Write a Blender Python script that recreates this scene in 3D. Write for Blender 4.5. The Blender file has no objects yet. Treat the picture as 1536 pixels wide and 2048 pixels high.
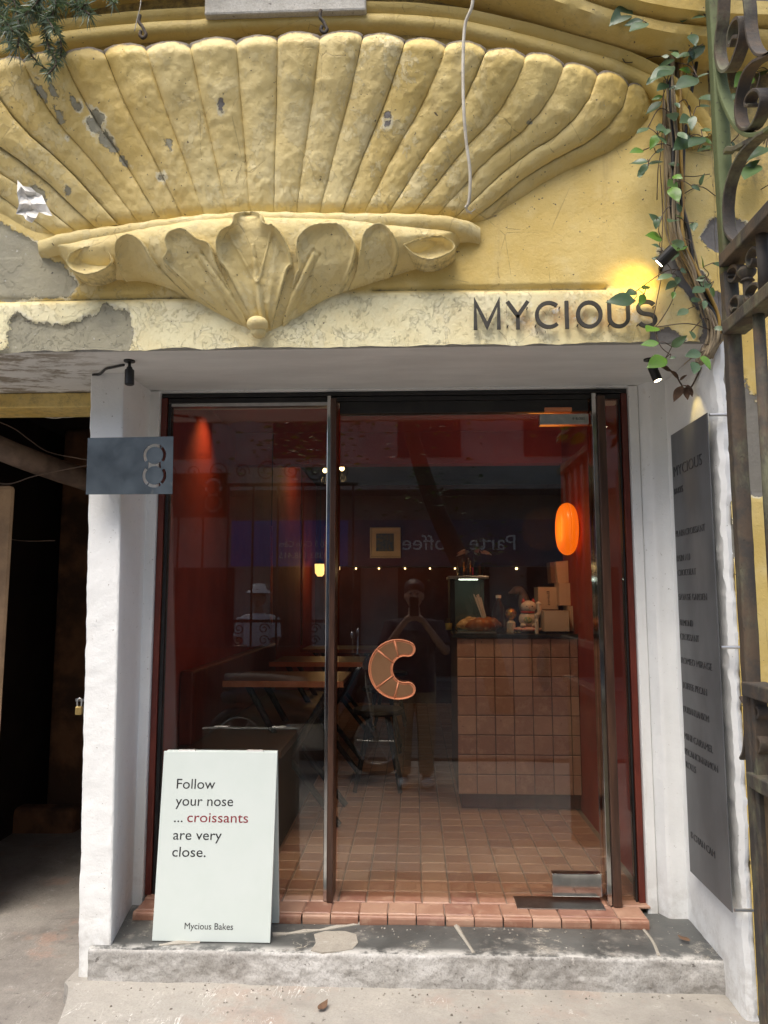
import bpy, bmesh, math, random
import numpy as np
from mathutils import Vector, Matrix
random.seed(7); RNG = np.random.default_rng(11)
SC = bpy.context.scene
COL = SC.collection
R = math.radians

# ------------------------------------------------------------------ camera
FPX = 1490.0
CAM = np.array([0.0, -3.0, 1.55]); YAW = R(2.3); PIT = R(6.5)
cam_d = bpy.data.cameras.new('camera'); cam = bpy.data.objects.new('camera', cam_d); COL.objects.link(cam)
cam_d.sensor_fit = 'VERTICAL'; cam_d.sensor_height = 36.0; cam_d.sensor_width = 27.0
cam_d.lens = FPX * 36.0 / 2048.0
cam_d.clip_start = 0.02; cam_d.clip_end = 400
cam.location = CAM; cam.rotation_euler = (R(90) + PIT, 0, YAW)
SC.camera = cam
SC.render.resolution_x = 768; SC.render.resolution_y = 1024

# ------------------------------------------------------------------ sky, sun, exposure
SUN_EL, SUN_AZ = R(62), R(205)           # azimuth measured from +Y clockwise: the sun stands behind and left of the camera
world = bpy.data.worlds.new('World'); SC.world = world; world.use_nodes = True
wn = world.node_tree; wn.nodes.clear()
sky = wn.nodes.new('ShaderNodeTexSky'); sky.sky_type = 'NISHITA'; sky.sun_disc = False
sky.sun_elevation = SUN_EL; sky.sun_rotation = SUN_AZ; sky.air_density = 1.0; sky.dust_density = 4.0; sky.ozone_density = 0.6
bg = wn.nodes.new('ShaderNodeBackground'); bg.inputs['Strength'].default_value = 0.125
wo = wn.nodes.new('ShaderNodeOutputWorld')
wn.links.new(sky.outputs[0], bg.inputs[0]); wn.links.new(bg.outputs[0], wo.inputs[0])
sd = bpy.data.lights.new('sun', 'SUN'); sd.energy = 1.4; sd.angle = R(40); sd.color = (1, .95, .86)
sun = bpy.data.objects.new('sun', sd); COL.objects.link(sun)
sdir = Vector((math.sin(SUN_AZ) * math.cos(SUN_EL), math.cos(SUN_AZ) * math.cos(SUN_EL), math.sin(SUN_EL)))
sun.rotation_euler = sdir.to_track_quat('Z', 'Y').to_euler(); sun.location = sdir * 30
SC.view_settings.view_transform = 'Standard'; SC.view_settings.look = 'None'
SC.view_settings.exposure = 1.05; SC.view_settings.gamma = 1.0; SC.view_settings.use_curve_mapping = False
SC.cycles.max_bounces = 10; SC.cycles.diffuse_bounces = 5; SC.cycles.glossy_bounces = 5; SC.cycles.transparent_max_bounces = 16

# ------------------------------------------------------------------ measuring helpers (a photograph point on a real plane)
_f = np.array([-math.sin(YAW) * math.cos(PIT), math.cos(YAW) * math.cos(PIT), math.sin(PIT)])
_r = np.cross(_f, [0, 0, 1.0]); _r /= np.linalg.norm(_r); _u = np.cross(_r, _f)
def ray(x, y): return _f + _r * (x - 768) / FPX - _u * (y - 1024) / FPX
def onY(x, y, v): d = ray(x, y); return CAM + d * (v - CAM[1]) / d[1]
def onX(x, y, v): d = ray(x, y); return CAM + d * (v - CAM[0]) / d[0]
def onZ(x, y, v): d = ray(x, y); return CAM + d * (v - CAM[2]) / d[2]
def onP(x, y, p0, n): d = ray(x, y); return CAM + d * (np.dot(np.asarray(p0) - CAM, n) / np.dot(d, n))

# ------------------------------------------------------------------ numpy noise
def _hash(ix, iy, iz):
    h = (ix * 374761393 + iy * 668265263 + iz * 2147483647 + 1013904223) & 0xffffffff
    h = ((h ^ (h >> 13)) * 1274126177) & 0xffffffff
    return ((h ^ (h >> 16)) & 0xffff) / 65535.0
def vnoise(p):
    p = np.asarray(p, float); i = np.floor(p).astype(np.int64); f = p - i; f = f * f * (3 - 2 * f)
    out = 0
    for dx in (0, 1):
        for dy in (0, 1):
            for dz in (0, 1):
                w = (f[..., 0] if dx else 1 - f[..., 0]) * (f[..., 1] if dy else 1 - f[..., 1]) * (f[..., 2] if dz else 1 - f[..., 2])
                out = out + w * _hash(i[..., 0] + dx, i[..., 1] + dy, i[..., 2] + dz)
    return out * 2 - 1
def fbm(p, sc, oct=4):
    p = np.asarray(p, float) * sc; a = 1.0; s = 0; t = 0
    for k in range(oct):
        s = s + a * vnoise(p + 17.3 * k); t += a; a *= .5; p = p * 2.03
    return s / t
def sdf(P, poly):
    """signed distance to a polygon, positive inside; P (...,2)"""
    P = np.asarray(P, float); poly = np.asarray(poly, float); n = len(poly)
    d = np.full(P.shape[:-1], 1e9); inside = np.zeros(P.shape[:-1], bool)
    for i in range(n):
        a = poly[i]; b = poly[(i + 1) % n]; e = b - a; w = P - a
        t = np.clip((w @ e) / max(e @ e, 1e-12), 0, 1)
        q = w - t[..., None] * e
        d = np.minimum(d, np.hypot(q[..., 0], q[..., 1]))
        c = ((a[1] <= P[..., 1]) != (b[1] <= P[..., 1]))
        with np.errstate(divide='ignore', invalid='ignore'):
            xi = a[0] + (P[..., 1] - a[1]) / (b[1] - a[1] if abs(b[1] - a[1]) > 1e-12 else 1e-12) * (b[0] - a[0])
        inside ^= c & (P[..., 0] < xi)
    return np.where(inside, d, -d)
def crv(pts, n=8):
    """Catmull-Rom through pts"""
    P = [np.asarray(p, float) for p in pts]; P = [2 * P[0] - P[1]] + P + [2 * P[-1] - P[-2]]
    out = []
    for i in range(1, len(P) - 2):
        for k in range(n):
            t = k / n; a, b, c, d = P[i - 1:i + 3]
            out.append(.5 * (2 * b + (c - a) * t + (2 * a - 5 * b + 4 * c - d) * t * t + (3 * b - a - 3 * c + d) * t ** 3))
    out.append(P[-2]); return out

# ------------------------------------------------------------------ object helpers
ORG = {}
def tag(o, label=None, cat=None, group=None, kind=None):
    if label: o['label'] = label
    if cat: o['category'] = cat
    if group: o['group'] = group
    if kind: o['kind'] = kind
    return o
def thing(name, loc, label, cat, group=None, rz=0):
    o = bpy.data.objects.new(name, None); COL.objects.link(o); o.empty_display_size = .05
    o.location = loc; o.rotation_euler = (0, 0, rz); ORG[o.name] = np.array(loc, float) if rz == 0 else np.zeros(3)
    return tag(o, label, cat, group)
class MB:
    def __init__(s): s.v = []; s.f = []; s.at = {}
    def add(s, V, F):
        n = len(s.v); s.v += [tuple(map(float, p)) for p in V]; s.f += [tuple(int(i) + n for i in f) for f in F]; return s
    def box(s, x0, x1, y0, y1, z0, z1):
        V = [(x, y, z) for z in (z0, z1) for y in (y0, y1) for x in (x0, x1)]
        return s.add(V, [(0, 2, 3, 1), (4, 5, 7, 6), (0, 1, 5, 4), (2, 6, 7, 3), (0, 4, 6, 2), (1, 3, 7, 5)])
    def hexa(s, P):   # bottom four then top four, same order round
        return s.add(P, [(3, 2, 1, 0), (4, 5, 6, 7), (0, 1, 5, 4), (1, 2, 6, 5), (2, 3, 7, 6), (3, 0, 4, 7)])
    def tube(s, pts, r, n=8, cap=True):
        P = [np.asarray(p, float) for p in pts]; m = len(P)
        rr = r if hasattr(r, '__len__') else [r] * m
        V = []; up = None
        for i in range(m):
            t = P[min(i + 1, m - 1)] - P[max(i - 1, 0)]; t = t / (np.linalg.norm(t) + 1e-12)
            if up is None:
                up = np.array([0, 0, 1.0]) if abs(t[2]) < .9 else np.array([1.0, 0, 0])
            a = up - t * (up @ t)
            if np.linalg.norm(a) < 1e-4: a = np.cross(t, [.3, .7, .2])
            a /= np.linalg.norm(a); up = a; b = np.cross(t, a)
            for k in range(n):
                th = 2 * math.pi * k / n
                V.append(P[i] + rr[i] * (math.cos(th) * a + math.sin(th) * b))
        F = [(i * n + k, i * n + (k + 1) % n, (i + 1) * n + (k + 1) % n, (i + 1) * n + k) for i in range(m - 1) for k in range(n)]
        if cap: F += [tuple(range(n))[::-1], tuple((m - 1) * n + k for k in range(n))]
        return s.add(V, F)
    def lathe(s, prof, c=(0, 0, 0), n=20, axis='z', sx=1, sy=1):
        V = []; m = len(prof)
        for (r, z) in prof:
            for k in range(n):
                th = 2 * math.pi * k / n; a, b = r * math.cos(th) * sx, r * math.sin(th) * sy
                q = (a, b, z) if axis == 'z' else ((z, a, b) if axis == 'x' else (a, z, b))
                V.append((c[0] + q[0], c[1] + q[1], c[2] + q[2]))
        F = [(i * n + k, i * n + (k + 1) % n, (i + 1) * n + (k + 1) % n, (i + 1) * n + k) for i in range(m - 1) for k in range(n)]
        if prof[0][0] > 1e-5: F.append(tuple(range(n))[::-1])
        if prof[-1][0] > 1e-5: F.append(tuple((m - 1) * n + k for k in range(n)))
        return s.add(V, F)
    def ball(s, c, rx, ry=None, rz=None, n=16, m=10):
        ry = ry or rx; rz = rz or rx
        V = []; F = []
        for i in range(m + 1):
            ph = math.pi * i / m
            for k in range(n):
                th = 2 * math.pi * k / n
                V.append((c[0] + rx * math.sin(ph) * math.cos(th), c[1] + ry * math.sin(ph) * math.sin(th), c[2] - rz * math.cos(ph)))
        F = [(i * n + k, i * n + (k + 1) % n, (i + 1) * n + (k + 1) % n, (i + 1) * n + k) for i in range(m) for k in range(n)]
        return s.add(V, F)
    def sweep(s, pts, w, t):
        """flat bar: path pts in a plane of constant x, width w along x, thickness t in the plane"""
        P = [np.asarray(p, float) for p in pts]; m = len(P); V = []
        for i in range(m):
            d = P[min(i + 1, m - 1)] - P[max(i - 1, 0)]; d /= np.linalg.norm(d) + 1e-12
            nn = np.array([0, -d[2], d[1]])
            for a, b in ((-1, -1), (1, -1), (1, 1), (-1, 1)):
                V.append(P[i] + np.array([a * w / 2, 0, 0]) + nn * b * t / 2)
        F = [(i * 4 + k, i * 4 + (k + 1) % 4, (i + 1) * 4 + (k + 1) % 4, (i + 1) * 4 + k) for i in range(m - 1) for k in range(4)]
        F += [(3, 2, 1, 0), tuple((m - 1) * 4 + k for k in range(4))]
        return s.add(V, F)
    def strip(s, pts, w, y0, y1, closed=False):
        """stroke of width w along 2-D (x,z) pts, extruded from y0 to y1, mitred"""
        P = [np.asarray(p, float) for p in pts]; m = len(P); L = []; Rr = []
        for i in range(m):
            a = P[i] - P[i - 1] if (i > 0 or closed) else P[1] - P[0]
            b = P[(i + 1) % m] - P[i] if (i < m - 1 or closed) else P[-1] - P[-2]
            a = a / np.linalg.norm(a); b = b / np.linalg.norm(b)
            na = np.array([-a[1], a[0]]); nb = np.array([-b[1], b[0]]); mm = na + nb; mm /= np.linalg.norm(mm)
            k = w / 2 / max(.35, mm @ na); L.append(P[i] + mm * k); Rr.append(P[i] - mm * k)
        V = []
        for i in range(m):
            for q in (L[i], Rr[i]):
                for y in (y0, y1): V.append((q[0], y, q[1]))
        F = []
        rg = range(m) if closed else range(m - 1)
        for i in rg:
            a = i * 4; b = ((i + 1) % m) * 4
            F += [(a, b, b + 2, a + 2), (a + 1, a + 3, b + 3, b + 1), (a, a + 1, b + 1, b), (a + 2, b + 2, b + 3, a + 3)]
        if not closed: F += [(0, 2, 3, 1), (4 * m - 4, 4 * m - 3, 4 * m - 1, 4 * m - 2)]
        return s.add(V, F)
    def prism(s, poly, y0, y1):
        """closed (x,z) outline extruded along y"""
        n = len(poly)
        V = [(p[0], y0, p[1]) for p in poly] + [(p[0], y1, p[1]) for p in poly]
        return s.add(V, [tuple(range(n)), tuple(range(2 * n - 1, n - 1, -1))] + [(i, n + i, n + (i + 1) % n, (i + 1) % n) for i in range(n)])
    def grid(s, A):
        """A: array (m,n,3)"""
        m, n = A.shape[:2]
        return s.add(A.reshape(-1, 3), [(i * n + j, i * n + j + 1, (i + 1) * n + j + 1, (i + 1) * n + j) for i in range(m - 1) for j in range(n - 1)])
    def build(s, name, mat, parent=None, smooth=False, loc=None, fix=True, bevel=0, seg=2, auto=None):
        me = bpy.data.meshes.new(name); off = np.zeros(3)
        if parent is not None: off = ORG.get(parent.name, np.zeros(3))
        elif loc is not None: off = np.array(loc, float)
        V = np.asarray(s.v, float) - off
        me.from_pydata(V.tolist(), [], s.f); me.update()
        if fix:
            b = bmesh.new(); b.from_mesh(me); bmesh.ops.recalc_face_normals(b, faces=b.faces); b.to_mesh(me); b.free()
        for k, a in s.at.items():
            at = me.attributes.new(k, 'FLOAT', 'POINT'); at.data.foreach_set('value', np.asarray(a, np.float32).ravel())
        me.materials.append(mat)
        if smooth: me.polygons.foreach_set('use_smooth', [True] * len(me.polygons))
        if smooth and auto:
            b = bmesh.new(); b.from_mesh(me)
            for e in b.edges:
                if len(e.link_faces) == 2 and e.calc_face_angle(0) > R(auto): e.smooth = False
            b.to_mesh(me); b.free()
        o = bpy.data.objects.new(name, me); COL.objects.link(o)
        if parent is not None: o.parent = parent
        else: o.location = off
        ORG[o.name] = off
        if bevel:
            md = o.modifiers.new('bevel', 'BEVEL'); md.width = bevel; md.segments = seg; md.limit_method = 'ANGLE'; md.angle_limit = R(40)
        return o
def dup(root, loc=None, rz=None, parent=None):
    c = root.copy(); COL.objects.link(c)
    if parent is not None: c.parent = parent
    if loc is not None: c.location = loc
    if rz is not None: c.rotation_euler = (0, 0, rz)
    for ch in [o for o in root.children]: dup(ch, parent=c)
    return c
def curve_mesh(cu):
    ob = bpy.data.objects.new('tmp', cu); COL.objects.link(ob)
    bpy.context.view_layer.update()
    dg = bpy.context.evaluated_depsgraph_get()
    me = bpy.data.meshes.new_from_object(ob.evaluated_get(dg)); bpy.data.objects.remove(ob); bpy.data.curves.remove(cu)
    n = len(me.vertices); V = np.zeros(n * 3); me.vertices.foreach_get('co', V)
    F = [tuple(p.vertices) for p in me.polygons]; bpy.data.meshes.remove(me)
    return V.reshape(-1, 3), F
def text(body, width=None, height=None, depth=.001, offset=0.0):
    """flat lettering lying in local x,y with z the depth; width fits x, height is the height of a capital"""
    cu = bpy.data.curves.new('t', 'FONT'); cu.body = body; cu.size = 1; cu.extrude = .5; cu.offset = offset; cu.resolution_u = 5
    V, F = curve_mesh(cu)
    if not len(V): return V, F
    lo = V.min(0); hi = V.max(0)
    V[:, 0] -= lo[0]
    sy = (height / .70) if height else width / (hi[0] - lo[0])
    sx = width / (hi[0] - lo[0]) if width else sy
    V[:, 0] *= sx; V[:, 1] *= sy; V[:, 2] *= depth
    return V, F

# ------------------------------------------------------------------ material helpers
class NT:
    def __init__(s, name):
        s.m = bpy.data.materials.new(name); s.m.use_nodes = True; s.t = s.m.node_tree; s.t.nodes.clear()
        s.out = s.t.nodes.new('ShaderNodeOutputMaterial'); s.b = s.t.nodes.new('ShaderNodeBsdfPrincipled')
        s.t.links.new(s.b.outputs[0], s.out.inputs[0]); s.geo = s.t.nodes.new('ShaderNodeNewGeometry'); s.h = None
    def n(s, t, **k):
        x = s.t.nodes.new(t)
        for a, v in k.items(): setattr(x, a, v)
        return x
    def ln(s, a, b): s.t.links.new(a, b)
    def sv(s, sock, v):
        if isinstance(v, (int, float)): sock.default_value = v
        elif isinstance(v, (tuple, list)): sock.default_value = (*v, 1) if len(v) == 3 and sock.type == 'RGBA' else v
        else: s.ln(v, sock)
    def vec(s, sc=(1, 1, 1), obj=False):
        if obj: src = s.n('ShaderNodeTexCoord').outputs['Object']
        else: src = s.geo.outputs['Position']
        mp = s.n('ShaderNodeMapping'); mp.inputs['Scale'].default_value = sc; s.ln(src, mp.inputs[0]); return mp.outputs[0]
    def noise(s, scale, detail=4, rough=.55, vec=None, dist=0):
        x = s.n('ShaderNodeTexNoise'); x.inputs['Scale'].default_value = scale; x.inputs['Detail'].default_value = detail
        x.inputs['Roughness'].default_value = rough; x.inputs['Distortion'].default_value = dist
        s.ln(vec if vec is not None else s.geo.outputs['Position'], x.inputs['Vector']); return x.outputs['Fac']
    def voro(s, scale, feat='F1', vec=None, out='Distance'):
        x = s.n('ShaderNodeTexVoronoi'); x.feature = feat; x.inputs['Scale'].default_value = scale
        s.ln(vec if vec is not None else s.geo.outputs['Position'], x.inputs['Vector']); return x.outputs[out]
    def rng(s, v, a, b, c=0., d=1.):
        x = s.n('ShaderNodeMapRange'); x.interpolation_type = 'SMOOTHSTEP'
        s.ln(v, x.inputs[0]); x.inputs[1].default_value = a; x.inputs[2].default_value = b; x.inputs[3].default_value = c; x.inputs[4].default_value = d
        return x.outputs[0]
    def math(s, op, a, b=0.0):
        x = s.n('ShaderNodeMath', operation=op); s.sv(x.inputs[0], a); s.sv(x.inputs[1], b); return x.outputs[0]
    def mix(s, f, a, b):
        x = s.n('ShaderNodeMix', data_type='RGBA'); s.sv(x.inputs[0], f); s.sv(x.inputs[6], a); s.sv(x.inputs[7], b); return x.outputs[2]
    def attr(s, name): x = s.n('ShaderNodeAttribute'); x.attribute_name = name; return x.outputs['Fac']
    def bump(s, h, strength=.5, dist=.01):
        x = s.n('ShaderNodeBump'); x.inputs['Strength'].default_value = strength; x.inputs['Distance'].default_value = dist
        s.ln(h, x.inputs['Height'])
        if s.h is not None: s.ln(s.h, x.inputs['Normal'])
        s.h = x.outputs[0]; s.ln(s.h, s.b.inputs['Normal'])
    def col(s, v): s.sv(s.b.inputs['Base Color'], v)
    def rough(s, v): s.sv(s.b.inputs['Roughness'], v)
def plain(name, c1, c2=None, rough=.6, metal=0, nscale=8, bump=.15, bscale=60, bdist=.004, stretch=(1, 1, 1), spec=None, contrast=(.35, .65)):
    k = NT(name); v = k.vec(stretch)
    if c2: k.col(k.mix(k.rng(k.noise(nscale, 5, .6, v), *contrast), c1, c2))
    else: k.col(c1)
    k.rough(rough); k.b.inputs['Metallic'].default_value = metal
    if spec is not None: k.b.inputs['Specular IOR Level'].default_value = spec
    if bump: k.bump(k.noise(bscale, 4, .6, v), bump, bdist)
    return k.m
def emit(name, c, st, base=(.8, .5, .2)):
    k = NT(name); k.col(base); k.rough(.3); k.b.inputs['Emission Color'].default_value = (*c, 1); k.b.inputs['Emission Strength'].default_value = st
    return k.m

def yellow_plaster(name, shell=False):
    k = NT(name)
    n1 = k.noise(2.2, 5, .6); n2 = k.noise(9, 6, .65); fine = k.noise(140, 3, .6)
    st = k.noise(5, 6, .7, k.vec((2.2, 2.2, .28)))
    base = k.mix(k.rng(n1, .3, .7), (.64, .455, .125), (.73, .57, .22))
    base = k.mix(k.rng(n2, .5, .8, 0, .55), base, (.76, .65, .36))
    base = k.mix(k.rng(st, .55, .8, 0, .45), base, (.40, .27, .10))                   # rain streaks
    base = k.mix(k.rng(k.noise(23, 4, .7), .64, .78, 0, .3), base, (.46, .33, .13))
    pale = k.attr('pale')
    base = k.mix(k.math('MULTIPLY', pale, k.rng(n2, .3, .62, .68, 1)), base, (.84, .78, .50))
    dirt_shade = k.attr('dirt_shade')  # one mask for real dirt and the painted shade of the flute grooves
    chp = k.math('MULTIPLY', k.rng(k.noise(9, 8, .74, k.vec((1, 1, .9)), .4), .535, .545), k.math('MAXIMUM', k.math('MULTIPLY', pale, .75), k.math('MULTIPLY', k.attr('blis'), .45)))
    base = k.mix(k.math('MULTIPLY', chp, .75), base, (.83, .77, .52))
    base = k.mix(k.math('MULTIPLY', k.attr('rust'), k.rng(k.noise(10, 6, .7, k.vec((1, 1, .5))), .40, .66)), base, (.60, .33, .12))
    base = k.mix(k.math('MULTIPLY', k.attr('rust'), k.rng(k.noise(12, 7, .72), .55, .60)), base, (.80, .77, .68))
    crk = k.voro(6.5, 'DISTANCE_TO_EDGE', k.vec((1, 1, .6)))
    wob_ = k.math('MULTIPLY', k.math('SUBTRACT', k.noise(18, 4, .7), .5), .05)
    crl = k.math('MULTIPLY', k.rng(k.math('ABSOLUTE', k.math('ADD', crk, wob_)), .006, .0), k.rng(k.noise(2.7, 2), .52, .60))
    base = k.mix(k.math('MULTIPLY', crl, .55), base, (.30, .21, .09))
    dm = k.rng(k.math('ADD', dirt_shade, k.math('MULTIPLY', k.math('SUBTRACT', k.noise(30, 5, .7), .5), .7)), .35, .75)
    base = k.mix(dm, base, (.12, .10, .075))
    # specks and pin holes
    sp = k.rng(k.noise(70, 2, .5), .71, .76)
    base = k.mix(sp, base, (.16, .12, .07))
    # peeled coat
    pe = k.math('ADD', k.attr('peel'), k.math('MULTIPLY', k.math('SUBTRACT', k.noise(16, 7, .72), .5), .085))
    pm = k.rng(pe, -.0015, .0015)
    g = k.mix(k.rng(k.noise(7, 6, .65), .35, .65), (.36, .335, .235), (.28, .265, .195))
    g = k.mix(k.rng(k.noise(55, 4, .7), .62, .72), g, (.52, .50, .44))
    g = k.mix(k.rng(k.noise(31, 3, .6), .68, .74), g, (.07, .06, .055))
    g = k.mix(k.attr('tone'), g, k.mix(k.noise(20, 5, .7), (.13, .12, .115), (.25, .235, .22)))
    lip = k.math('MULTIPLY', k.rng(pe, -.012, -.003), k.math('SUBTRACT', 1, pm))
    base = k.mix(k.math('MULTIPLY', lip, k.rng(k.noise(12, 3), .45, .6, 0, .8)), base, (.80, .76, .58))
    # small random flakes
    fl = k.noise(13, 6, .75, k.vec((1, 1, .55)))
    fm = k.math('MULTIPLY', k.rng(k.math('ADD', fl, k.math('MULTIPLY', pale, .035)), .69, .70), k.rng(k.noise(1.6, 2), .47, .58))
    base = k.mix(fm, base, (.55, .53, .46))
    k.col(k.mix(pm, base, g)); k.rough(k.rng(n2, .3, .7, .42, .7))
    k.b.inputs['Specular IOR Level'].default_value = .35
    # relief
    k.bump(k.noise(4.5, 5, .6), .2, .03)
    bl = k.math('MULTIPLY', k.rng(k.noise(42, 6, .72, k.vec((1, 1, .8)), .25), .54, .80), k.math('MULTIPLY', k.attr('blis'), k.math('SUBTRACT', 1, pm)))
    k.bump(bl, .6, .010)
    k.bump(k.noise(26, 6, .72), .35, .010); k.bump(k.noise(100, 4, .7), .35, .004)
    k.bump(k.math('SUBTRACT', 1, crl), .35, .004)
    k.bump(chp, .8, .005)
    k.bump(k.math('SUBTRACT', 1, k.math('MAXIMUM', pm, fm)), .9, .006)
    return k.m
M_YEL = yellow_plaster('yellow_plaster')

def white_paint(name, grime=1.0):
    k = NT(name); n = k.noise(3.5, 6, .65)
    c = k.mix(k.rng(n, .3, .72), (.83, .84, .83), (.76, .77, .76))
    z = k.n('ShaderNodeSeparateXYZ'); k.ln(k.geo.outputs['Position'], z.inputs[0])
    foot = k.math('MULTIPLY', k.rng(z.outputs[2], .62, .25), k.rng(k.noise(11, 6, .7), .42, .62))
    c = k.mix(k.math('MULTIPLY', foot, .55 * grime), c, (.38, .35, .31))
    c = k.mix(k.rng(k.noise(26, 5, .7), .66, .74, 0, .45), c, (.48, .46, .42))
    c = k.mix(k.rng(k.noise(75, 3, .7), .68, .73, 0, .8), c, (.25, .22, .18))
    c = k.mix(k.math('MULTIPLY', k.rng(k.noise(5, 7, .75), .58, .62), k.rng(k.noise(1.3, 2), .5, .6, 0, .5)), c, (.60, .575, .52))
    c = k.mix(k.rng(k.noise(3.2, 5, .7, k.vec((3, 3, .35))), .62, .8, 0, .35), c, (.50, .45, .36))
    k.col(c); k.rough(.62); k.b.inputs['Specular IOR Level'].default_value = .3
    k.bump(k.noise(9, 5, .65), .22, .012); k.bump(k.noise(40, 5, .7), .35, .006); k.bump(k.noise(130, 3, .6), .25, .002)
    return k.m
M_WHITE = white_paint('white_paint')

def soffit_paint():
    k = NT('soffit_paint'); n = k.noise(3, 5, .6, k.vec((1, 4, 1)))
    c = k.mix(k.rng(n, .3, .7), (.62, .63, .615), (.71, .72, .705))
    x = k.n('ShaderNodeSeparateXYZ'); k.ln(k.geo.outputs['Position'], x.inputs[0])
    mk = k.math('MULTIPLY', k.rng(x.outputs[0], -1.0, -1.35), k.rng(k.noise(6, 7, .72, k.vec((1, 2.5, 1))), .47, .58))
    c = k.mix(k.math('MULTIPLY', mk, .85), c, (.20, .17, .12))
    k.col(c); k.rough(.7); k.bump(k.noise(9, 5, .6), .3, .01); k.bump(mk, .3, .004)
    return k.m
M_SOFFIT = soffit_paint()

def concrete(name, a, b, dark, scr=.5, white=.4, pink=0.0):
    k = NT(name); n = k.noise(4, 7, .68)
    c = k.mix(k.rng(n, .3, .7), a, b)
    c = k.mix(k.rng(k.noise(1.7, 5, .7), .5, .7, 0, .7), c, dark)
    if pink: c = k.mix(k.rng(k.noise(2.6, 5, .7), .54, .68, 0, pink), c, (.42, .25, .18))
    c = k.mix(k.rng(k.noise(18, 6, .75), .60, .70, 0, white), c, (.66, .64, .60))
    c = k.mix(k.rng(k.noise(45, 3, .6), .66, .72, 0, .7), c, (.08, .07, .06))
    w = k.noise(2.6, 3, .6, k.vec((7, 1.6, 1)), 1.2)
    sc = k.math('MULTIPLY', k.rng(k.math('ABSOLUTE', k.math('SUBTRACT', w, .5)), .008, .002), k.rng(k.noise(5, 3), .55, .62))
    c = k.mix(k.math('MULTIPLY', sc, scr), c, (.72, .70, .66))
    c = k.mix(k.rng(k.noise(150, 3, .7), .42, .68, 0, .38), c, dark)
    c = k.mix(k.rng(k.noise(6, 7, .75, k.vec((1, 2.2, 1))), .56, .66, 0, .5), c, dark)
    k.col(c); k.rough(k.rng(n, .3, .7, .6, .85))
    k.bump(k.noise(11, 6, .65), .5, .015); k.bump(k.noise(38, 5, .72), .3, .006); k.bump(k.noise(110, 4, .7), .4, .003)
    return k.m
M_SLAB = concrete('concrete_slab', (.42, .395, .35), (.34, .32, .285), (.27, .25, .22), 1.0, .6, .3)
M_RISER = concrete('weathered_concrete', (.34, .325, .30), (.60, .59, .57), (.13, .12, .105), .2, 1.0)
M_GROUND = concrete('dirty_ground', (.33, .305, .265), (.24, .22, .195), (.15, .135, .12), .3, .3, .5)
M_STREET = plain('asphalt', (.06, .06, .06), (.09, .088, .085), .9, nscale=3, bump=.4)

def slate():
    k = NT('dark_stone_paving'); n = k.noise(3.5, 7, .68)
    c = k.mix(k.rng(n, .35, .65), (.07, .073, .07), (.13, .132, .125))
    c = k.mix(k.rng(k.noise(8, 7, .75), .53, .66, 0, .75), c, (.33, .31, .275))
    c = k.mix(k.rng(k.noise(2.4, 5, .7), .55, .7, 0, .6), c, (.25, .235, .21))
    c = k.mix(k.rng(k.noise(40, 4, .7), .66, .71), c, (.62, .60, .55))
    w = k.noise(2.0, 4, .6, k.vec((3, 5, 1)), 1.5)
    sc = k.math('MULTIPLY', k.rng(k.math('ABSOLUTE', k.math('SUBTRACT', w, .5)), .01, .002), k.rng(k.noise(4, 3), .52, .62))
    c = k.mix(sc, c, (.5, .46, .38))
    y = k.n('ShaderNodeSeparateXYZ'); k.ln(k.geo.outputs['Position'], y.inputs[0])
    ed = k.math('MULTIPLY', k.rng(y.outputs[1], -.33, -.375), k.rng(k.noise(14, 5, .7), .4, .6))
    c = k.mix(ed, c, (.5, .49, .46))
    k.col(c); k.rough(k.rng(n, .3, .7, .38, .62)); k.bump(k.noise(9, 5, .6), .3, .01); k.bump(k.noise(80, 4, .7), .2, .003)
    return k.m
M_SLATE = slate()
M_PATCH = concrete('mortar_patch', (.42, .39, .33), (.35, .32, .27), (.25, .23, .2), .1, .4)

def terracotta(name, dim=1.0, pale=0.0):
    k = NT(name)
    oi = k.n('ShaderNodeObjectInfo').outputs['Random']
    rv = k.math('FRACT', k.math('ADD', oi, k.geo.outputs['Random Per Island']))
    r2 = k.math('FRACT', k.math('MULTIPLY', rv, 7.31))
    c = k.mix(rv, tuple(dim * x for x in (.30, .145, .095)), tuple(dim * x for x in (.42, .25, .175)))
    c = k.mix(k.rng(r2, .7, 1, 0, .7), c, tuple(dim * x for x in (.23, .10, .075)))
    if pale: c = k.mix(pale, c, (.50, .34, .24))
    n = k.noise(24, 6, .65)
    c = k.mix(k.rng(n, .45, .75, 0, .6), c, tuple(dim * x for x in (.50, .33, .23)))
    c = k.mix(k.rng(k.noise(60, 4, .7), .64, .72, 0, .8), c, (.12, .06, .045))
    k.col(c); k.rough(k.rng(n, .3, .7, .32, .6)); k.bump(k.noise(30, 5, .6), .25, .006)
    return k.m
M_TERRA = terracotta('terracotta_tile'); M_ZEL = terracotta('glazed_clay_tile', 1.35, .22)
M_GROUT = plain('grout', (.20, .15, .12), (.26, .20, .16), .9, nscale=20)
M_GROUT2 = plain('dark_grout', (.15, .095, .07), None, .9)

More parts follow.
